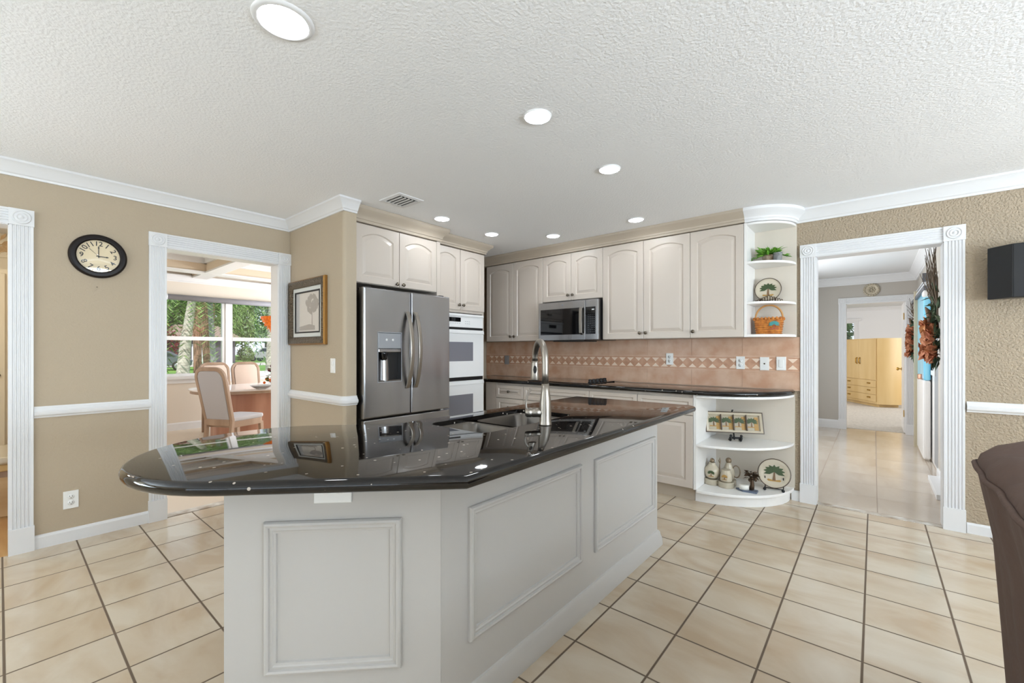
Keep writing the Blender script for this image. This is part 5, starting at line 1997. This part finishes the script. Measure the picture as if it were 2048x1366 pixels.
# ================================================================== HALL
pq = thing('wall_plaque', 'round cream ornamental plaque above the bedroom door', 'plaque', (-0.03, 8.69, 2.10))
cpq = (-0.03, 8.69, 2.19)
MB().lathe([(0.098, 0), (0.102, 0.012), (0.092, 0.022), (0.076, 0.016), (0.066, 0.012), (0.0001, 0.012)], cpq, EX, ZV, SY, 28).build('disc', 'china', pq)
m = MB()
for i in range(18):
    a = 2 * PI * i / 18
    m.ball((cpq[0] + 0.086 * math.cos(a), 8.668, cpq[2] + 0.086 * math.sin(a)), 0.013, 7)
for i in range(8):
    a = 2 * PI * i / 8
    m.ball((cpq[0] + 0.035 * math.cos(a), 8.676, cpq[2] + 0.035 * math.sin(a)), 0.015, 7)
m.ball((cpq[0], 8.672, cpq[2]), 0.018, 8)
m.build('relief', 'china_shade', pq)

# front door standing in the right-hand hall wall, with long blue glass and a kick plate
dd = thing('front_door', 'white front door with tall blue glass light and metal kick plate in the hall', 'door', (0.53, 6.9, 0))
m = MB()
m.m(0).box(0.500, 6.05, 0.01, 0.545, 7.10, 2.035)
m.build('slab', 'door_white', dd)
m = MB()
m.frame((0.500, 6.30, 0.98), (0, 1, 0), (0, 0, 1), (-1, 0, 0), 0.62, 0.95, [(0, 0), (0, 0.014), (0.05, 0.014), (0.05, 0.0)])
m.build('light_frame', 'door_white', dd)
MB().box(0.494, 6.02, 0.05, 0.500, 6.42, 1.60).build('kick_plate', 'kick_metal', dd)
sl = thing('glass_post', 'white hall post with a blue glass tube and copper band', 'panel', (0.44, 6.95, 0))
MB().box(0.425, 6.72, 0.02, 0.489, 7.62, 0.915).build('base', 'door_white', sl, bevel=0.02)
MB().lathe([(0.040, 0.915), (0.042, 0.925), (0.042, 0.965), (0.040, 0.975)], (0.435, 7.00, 0), n=20).build('band', 'copper_band', sl)
MB().box(0.430, 6.72, 0.915, 0.488, 7.62, 1.93).build('glass', 'blue_glass', sl, bevel=0.015)
MB().box(0.400, 7.64, 0.0, 0.489, 7.74, 2.02).build('edge_post', 'door_edge', sl)
# cornice over the door
cn = thing('door_cornice', 'grey stepped cornice over the front door in the hall', 'cornice', (0.45, 7.2, 1.93))
m = MB()
for i in range(4):
    m.m(i % 2).box(0.405 + i * 0.012, 6.35, 1.905 + i * 0.040, 0.489, 8.35, 1.945 + i * 0.040)
m.m(0).box(0.395, 6.33, 1.985, 0.489, 6.36, 2.075)
m.build('cornice_board', ['cornice_grey', 'cornice_pale'], cn)
MB().box(0.405, 6.38, 1.84, 0.47, 6.60, 1.905).build('bracket', 'door_white', cn, bevel=0.02)


def clampx(m):
    for p in m.v:
        p.x = min(p.x, 0.487)
    return m


def swag(label, y, zt, zb, seed, long_=True):
    random.seed(seed)
    t = thing('floral_swag', label, 'swag', (0.46, y, zb), 'dried flower swags in the hall')
    m = MB()
    for i in range(26 if long_ else 14):
        y2 = y + random.uniform(-0.28, 0.35)
        top = zt - random.uniform(0, 0.28)
        m.tube([(0.470, y + random.uniform(-0.05, 0.05), zb + 0.25), (0.46, y + (y2 - y) * 0.3, zb + 0.55), (0.455 - random.uniform(0, 0.05), y + (y2 - y) * 0.7, (zb + top) / 2 + 0.25), (0.45 - random.uniform(0, 0.09), y2, top)], [0.006, 0.005, 0.004, 0.002], 5)
    clampx(m).build('twigs', 'twig', t)
    m = MB()
    for i in range(90):
        z = random.uniform(zb + 0.0, zb + (zt - zb) * 0.6)
        m.leaf((0.462 + random.uniform(-0.03, 0.015), y - 0.05 + random.uniform(-0.09, 0.09), z), Vector((random.uniform(-0.3, 0.05), random.uniform(-0.6, 0.6), random.uniform(-1, 0.4))).normalized() * 0.12, 0.035)
    clampx(m).build('greenery', 'moss_green', t)
    for nm_, mt_, k in (('dried_bloom', 'dried_flower', 46), ('pale_bloom', 'dried_flower_light', 22)):
        m = MB()
        for i in range(k):
            c = Vector((0.418 + random.uniform(-0.045, 0.035), y + random.uniform(-0.14, 0.14), zb + random.uniform(0.05, 0.40)))
            for p in range(6):
                a = 2 * PI * p / 6 + random.uniform(0, 1)
                m.leaf(c, Vector((random.uniform(-0.7, 0.05), math.cos(a), math.sin(a))).normalized() * random.uniform(0.06, 0.095), 0.06)
        clampx(m).build(nm_, mt_, t)
    m = MB()
    m.tube([(0.43, y + 0.02, zb + 0.25), (0.42, y + 0.0, zb + 0.42), (0.40, y + 0.03, zb + 0.52), (0.385, y + 0.06, zb + 0.555)], [0.030, 0.024, 0.018, 0.006], 8)
    m.build('seed_pod', 'bark', t)
    return t


swag('dried brown flower swag with tall twigs nearest the doorway', 5.78, 2.26, 1.12, 31)
swag('dried brown flower swag on the far side of the front door', 8.33, 1.98, 1.16, 32, False)
hc = MB().box(0.40, 5.05, 0.0, 0.485, 5.80, 0.045).build('floor_register', 'trim_white', bevel=0.004)
tag(hc, 'low white register strip along the hall wall', 'register')

# bedroom door, open against the wall
bd = thing('bedroom_door', 'white bedroom door standing open beside the armoire', 'door', (0.385, 9.2, 0))
m = MB().box(0.345, 8.80, 0.01, 0.382, 9.50, 1.985).build('slab', 'door_white', bd)
kb = MB()
kb.lathe([(0.026, 0), (0.024, 0.006), (0.010, 0.010), (0.010, 0.030), (0.026, 0.040), (0.028, 0.055), (0.016, 0.066), (0.0001, 0.068)], (0.345, 9.42, 0.955), NY, ZV, (-1, 0, 0), 16)
kb.build('knob', 'brass', bd)
hg = MB()
for z in (0.25, 1.72):
    hg.box(0.340, 8.795, z, 0.350, 8.83, z + 0.10)
hg.build('hinge', 'brass', bd)

# armoire
ar = thing('armoire', 'pale blond wood armoire with curved side, brass pulls and three drawers', 'armoire', (0.0, 12.9, 0))
A0 = Vector((0.055, 12.42, 0))
fu = Vector((-0.507, 0.862, 0))
fd = Vector((0.862, 0.507, 0))
AH, AW, AD = 1.525, 1.25, 0.46
pl = [(0, 0), (AW, 0), (AW, AD), (-0.05, AD)]
side = [(-0.05 - 0.055 * math.sin(PI * i / 10) + 0.05 * (i / 10), AD * (1 - i / 10)) for i in range(1, 10)]
MB().oprism(pl + side, A0 + Vector((0, 0, 0.07)), fu, fd, (0, 0, 1), 0, AH - 0.07).build('body', 'wood_pale', ar, sharp=35)
MB().oprism([(0.03, 0.05), (AW - 0.03, 0.05), (AW - 0.03, AD - 0.03), (0.03, AD - 0.03)], A0, fu, fd, (0, 0, 1), 0, 0.072).build('plinth', 'wood_pale', ar)
fn = -fd
for i in range(2):
    o = A0 + fu * (0.02 + i * (AW - 0.04) / 2) + Vector((0, 0, 0.60)) + fn * 0.001
    d = MB().obox(o, fu, (0, 0, 1), fn, (0.003, (AW - 0.04) / 2 - 0.003), (0, 0.905), (0, 0.016)).build('door', 'wood_pale', ar, bevel=0.003)
    px_ = (AW - 0.04) / 2 - 0.055 if i == 0 else 0.055
    m = MB()
    c = o + fu * px_ + Vector((0, 0, 0.42)) + fn * 0.016
    m.tube([c - Vector((0, 0, 0.07)), c - Vector((0, 0, 0.05)) + fn * 0.028, c + fn * 0.034, c + Vector((0, 0, 0.05)) + fn * 0.028, c + Vector((0, 0, 0.07))], 0.013, 8)
    m.build('pull', 'brass', d)
for i in range(3):
    o = A0 + fu * 0.02 + Vector((0, 0, 0.12 + i * 0.158)) + fn * 0.001
    d = MB().obox(o, fu, (0, 0, 1), fn, (0.003, AW - 0.043), (0, 0.150), (0, 0.016)).build('drawer', 'wood_pale', ar, bevel=0.003)
    for q_ in (0.24, AW - 0.28):
        c = o + fu * q_ + Vector((0, 0, 0.085)) + fn * 0.016
        m = MB()
        m.obox(c, fu, (0, 0, 1), fn, (-0.055, 0.055), (-0.016, 0.016), (0, 0.004))
        m.tube([c - fu * 0.045, c - fu * 0.03 + fn * 0.02, c + fu * 0.03 + fn * 0.02, c + fu * 0.045], 0.006, 7)
        m.build('pull', 'brass', d)

# ================================================================== OUTSIDE THE DINING WINDOW
GZ = -0.20
structure(MB().box(-47, -25, GZ - 0.2, -8.55, 60, GZ), 'lawn', 'lawn')
structure(MB().box(-58, -25, GZ - 0.2, -47, 60, GZ - 0.02), 'road', 'road')
structure(MB().box(-160, -60, GZ - 0.2, -58, 120, GZ), 'lawn_far', 'lawn')


def crown_mesh(c, r, rz, n, size, seed):
    random.seed(seed)
    m = MB()
    c = Vector(c)
    for i in range(n):
        u_ = Vector((random.gauss(0, 1), random.gauss(0, 1), random.gauss(0, 1))).normalized()
        k = random.uniform(0.55, 1.0) ** 0.5
        lump = 1 + 0.18 * math.sin(u_.x * 5 + seed) * math.sin(u_.y * 6) + 0.12 * math.sin(u_.z * 8)
        p = c + Vector((u_.x * r, u_.y * r, u_.z * rz)) * k * lump
        d = Vector((random.uniform(-1, 1), random.uniform(-1, 1), random.uniform(-1, 0.6))).normalized() * size * random.uniform(0.6, 1.3)
        m.leaf(p, d, size * 0.7)
    return m


def tree(label, x, y, r, h, mt, seed, n=2600, size=0.55):
    t = thing('tree', label, 'tree', (x, y, GZ), 'trees across the street')
    MB().tube([(x, y, GZ), (x + 0.1, y, GZ + h * 0.35), (x, y + 0.1, GZ + h * 0.6)], [r * 0.09, r * 0.07, r * 0.04], 9).build('trunk', 'bark', t)
    crown_mesh((x, y, GZ + h * 0.58), r, h * 0.47, n, size, seed).build('crown', mt, t)
    return t


tree('broad green tree behind the silver pickup', -74, 28.5, 7.5, 15, 'tree_leaf_pale', 2, 4200, 0.6)
tree('bright green tree between the pickup and the dark house', -76, 21.0, 4.8, 10, 'tree_leaf', 3, 3200, 0.5)
tree('dark green tree behind the palm trunks', -80, 19.5, 7.0, 17, 'tree_leaf_dark', 4, 4200, 0.65)
tree('dark leafy tree at the left edge of the window', -66, 10.8, 4.2, 12, 'tree_leaf_dark', 5, 3600, 0.5)
tree('mid green tree behind the grey car', -78, 13.5, 6.0, 16, 'tree_leaf', 6, 3600, 0.6)
tree('tall pale tree far behind the street', -98, 37, 12, 22, 'tree_leaf', 8, 4200, 0.95)
tree('tall dark tree far behind the dark house', -105, 24, 12, 24, 'tree_leaf_dark', 10, 4200, 0.95)
rb = crown_mesh((-46.5, 9.0, 1.7), 1.3, 1.7, 900, 0.25, 12).build('red_shrub', 'leaf_red')
tag(rb, 'dark red leafy shrub behind the grey car', 'shrub')
sb_ = crown_mesh((-61.0, 20.2, 0.8), 0.95, 0.95, 900, 0.22, 14).build('green_shrub', 'tree_leaf')
tag(sb_, 'bright green shrub beside the silver pickup', 'shrub')


def palm(label, name, pts, radii, mt, crown_z=None, seed=1, ring=True):
    t = thing(name, label, 'palm tree', pts[0], None)
    m = MB()
    P = []
    Rr = []
    n = 40
    for i in range(n + 1):
        s = i / n * (len(pts) - 1)
        k = min(int(s), len(pts) - 2)
        a = Vector(pts[k]).lerp(Vector(pts[k + 1]), s - k)
        P.append(a)
        rr = radii[k] + (radii[k + 1] - radii[k]) * (s - k)
        Rr.append(rr * (1.03 if i % 2 else 0.985) if ring else rr)
    m.tube(P, Rr, 14)
    m.build('trunk', mt, t)
    if crown_z:
        random.seed(seed)
        c = Vector(pts[-1])
        m = MB()
        for i in range(22):
            a = 2 * PI * i / 22 + random.uniform(-0.1, 0.1)
            d = Vector((math.cos(a), math.sin(a), 0))
            L = random.uniform(2.6, 3.4)
            up = random.uniform(0.1, 0.9)
            prev = None
            for k in range(14):
                s = k / 13
                p = c + d * L * s * (1 - 0.25 * s) + Vector((0, 0, up * L * s * 0.7 - 3.6 * s * s * (1.2 - up * 0.5)))
                if prev is not None:
                    q_ = Vector((-d.y, d.x, 0))
                    for sg in (-1, 1):
                        for rep in range(2):
                            m.leaf(p + (p - prev) * 0.5 * rep, (q_ * sg * 0.7 + Vector((0, 0, -0.55)) + d * 0.2) * 0.62 * (1 - 0.4 * s), 0.055)
                prev = p
        m.build('fronds', 'frond', t)
    return t


palm('pale ringed palm trunk leaning in front of the dining window', 'palm_tree', [(-24.25, 5.40, GZ), (-24.32, 5.55, 1.6), (-24.2, 5.74, 3.4), (-24.1, 5.86, 4.6)], [0.27, 0.215, 0.165, 0.155], 'palm_bark', 4.6, 41)
palm('thick reddish-brown fibrous palm trunk in the middle of the window', 'palm_tree', [(-28.4, 7.42, 0.55), (-28.4, 7.48, 2.4), (-28.4, 7.52, 4.6), (-28.4, 7.5, 6.4)], [0.14, 0.33, 0.32, 0.30], 'palm_fibre', 6.4, 42, False)
palm('slim grey palm trunk right of the fibrous one', 'palm_tree', [(-25.8, 7.10, GZ), (-25.9, 7.00, 2.2), (-26.0, 6.92, 4.4)], [0.14, 0.12, 0.11], 'palm_grey', 4.6, 43)
palm('pale palm trunk at the right edge of the window', 'palm_tree', [(-32.2, 12.12, GZ), (-32.2, 12.22, 2.6), (-32.2, 12.3, 5.6)], [0.26, 0.22, 0.20], 'palm_bark', 5.6, 44)
palm('short brown palm trunk behind the ringed one', 'palm_tree', [(-33.0, 8.15, GZ), (-33.0, 8.15, 3.0), (-33.0, 8.2, 5.6)], [0.22, 0.24, 0.26], 'palm_fibre', 5.6, 45, False)

hs = thing('house', 'dark house with a white panel across the street', 'house', (-60, 14.6, GZ))
MB().box(-66, 12.3, GZ, -58.5, 18.2, 2.7).build('wall', 'house_dark', hs)
MB().box(-58.5, 13.9, GZ, -58.42, 15.15, 2.0).build('white_panel', 'house_white', hs)
m = MB()
m.add([(-67, 11.6, 2.7), (-57.6, 11.6, 2.7), (-57.6, 18.8, 2.7), (-67, 18.8, 2.7), (-62.3, 13.2, 4.3), (-62.3, 17.4, 4.3)], [(0, 1, 4), (1, 2, 5, 4), (2, 3, 5), (3, 0, 4, 5), (0, 3, 2, 1)])
m.build('roof', 'roof_tile', hs)
h2 = thing('house', 'neighbouring house with a low tiled eave at the left edge of the window', 'house', (-52, 8.8, GZ))
MB().box(-60, 3.2, GZ, -50.5, 9.3, 5.2).build('wall', 'house_dark', h2)
m = MB()
m.add([(-61, 2.4, 5.2), (-49.5, 2.4, 5.2), (-49.5, 10.1, 5.2), (-61, 10.1, 5.2), (-55, 4.2, 6.4), (-55, 8.2, 6.4), (-61, 2.4, 5.5), (-49.5, 2.4, 5.5), (-49.5, 10.1, 5.5), (-61, 10.1, 5.5)], [(0, 3, 2, 1), (0, 1, 7, 6), (1, 2, 8, 7), (2, 3, 9, 8), (3, 0, 6, 9), (6, 7, 4), (7, 8, 5, 4), (8, 9, 5), (9, 6, 4, 5)])
m.build('roof', 'roof_tile', h2)
mbx = thing('mailbox', 'white mailbox at the edge of the lawn', 'mailbox', (-38.0, 9.55, GZ))
MB().box(-38.1, 9.30, 0.40, -37.7, 9.95, 0.85).build('box', 'plastic_white', mbx, bevel=0.03)
MB().box(-37.95, 9.55, GZ, -37.85, 9.65, 0.40).build('post', 'plastic_white', mbx)


def vehicle(name, label, cat, prof, cab, width, wheels, wr, paint):
    """side profile (along local x, up z); origin on the ground"""
    t = thing(name, label, cat, (0, 0, 0))
    MB().oprism(prof, (0, width / 2, 0), (1, 0, 0), (0, 0, 1), (0, -1, 0), 0, width).build('body', paint, t, bevel=0.05, seg=3)
    for side_ in (-1, 1):
        MB().oprism(cab, (0, side_ * width / 2, 0), (1, 0, 0), (0, 0, 1), (0, side_, 0), -0.02, 0.012).build('window', 'car_glass', t)
        for wx in wheels:
            wh = MB()
            wh.lathe([(wr * 0.62, -0.11), (wr, -0.10), (wr, 0.10), (wr * 0.62, 0.11)], (wx, side_ * (width / 2 - 0.09), wr), (1, 0, 0), (0, 0, 1), (0, 1, 0), 22)
            w_ = wh.build('wheel', 'tyre', t)
            rm_ = MB()
            rm_.lathe([(wr * 0.64, 0), (wr * 0.60, 0.02), (0.0001, 0.01)], (wx, side_ * (width / 2 + 0.005), wr), (1, 0, 0), (0, 0, 1), (0, side_, 0), 18)
            for k in range(6):
                a = 2 * PI * k / 6
                d = Vector((math.cos(a), 0, math.sin(a)))
                rm_.obox((wx, side_ * (width / 2 + 0.02), wr), d, Vector((-d.z, 0, d.x)), (0, side_, 0), (0.05, wr * 0.6), (-0.03, 0.03), (0, 0.015))
            rm_.build('rim', 'rim', w_)
    return t


tk = vehicle('pickup_truck', 'silver pickup truck parked across the street', 'truck',
             [(-2.75, 0.45), (-2.75, 1.15), (-2.6, 1.22), (-1.15, 1.30), (-0.45, 1.88), (0.75, 1.90), (0.92, 1.30), (2.75, 1.30), (2.8, 0.5), (2.2, 0.45)],
             [(-0.85, 1.32), (-0.35, 1.76), (0.62, 1.78), (0.74, 1.32)], 1.95, (-1.75, 1.75), 0.42, 'car_silver')
tk.location = (-64.4, 24.2, GZ)
tk.rotation_euler = (0, 0, math.radians(42))
cg = vehicle('car', 'dark grey car at the left edge of the window', 'car',
             [(-2.2, 0.35), (-2.25, 0.75), (-1.9, 0.95), (-1.0, 1.02), (-0.3, 1.42), (0.8, 1.42), (1.5, 1.02), (2.0, 0.92), (2.2, 0.7), (2.15, 0.35)],
             [(-0.75, 1.02), (-0.22, 1.34), (0.72, 1.34), (1.25, 1.02)], 1.8, (-1.35, 1.35), 0.34, 'car_grey')
cg.location = (-40.2, 7.35, GZ + 0.0)
cg.rotation_euler = (0, 0, math.radians(75))

tree('leafy green tree outside the bedroom window', -1.6, 21.0, 3.2, 6.5, 'tree_leaf_dark', 15, 2600, 0.35)
structure(MB().box(-8.5, 15.2, GZ - 0.2, 12, 60, GZ), 'lawn_back', 'lawn')
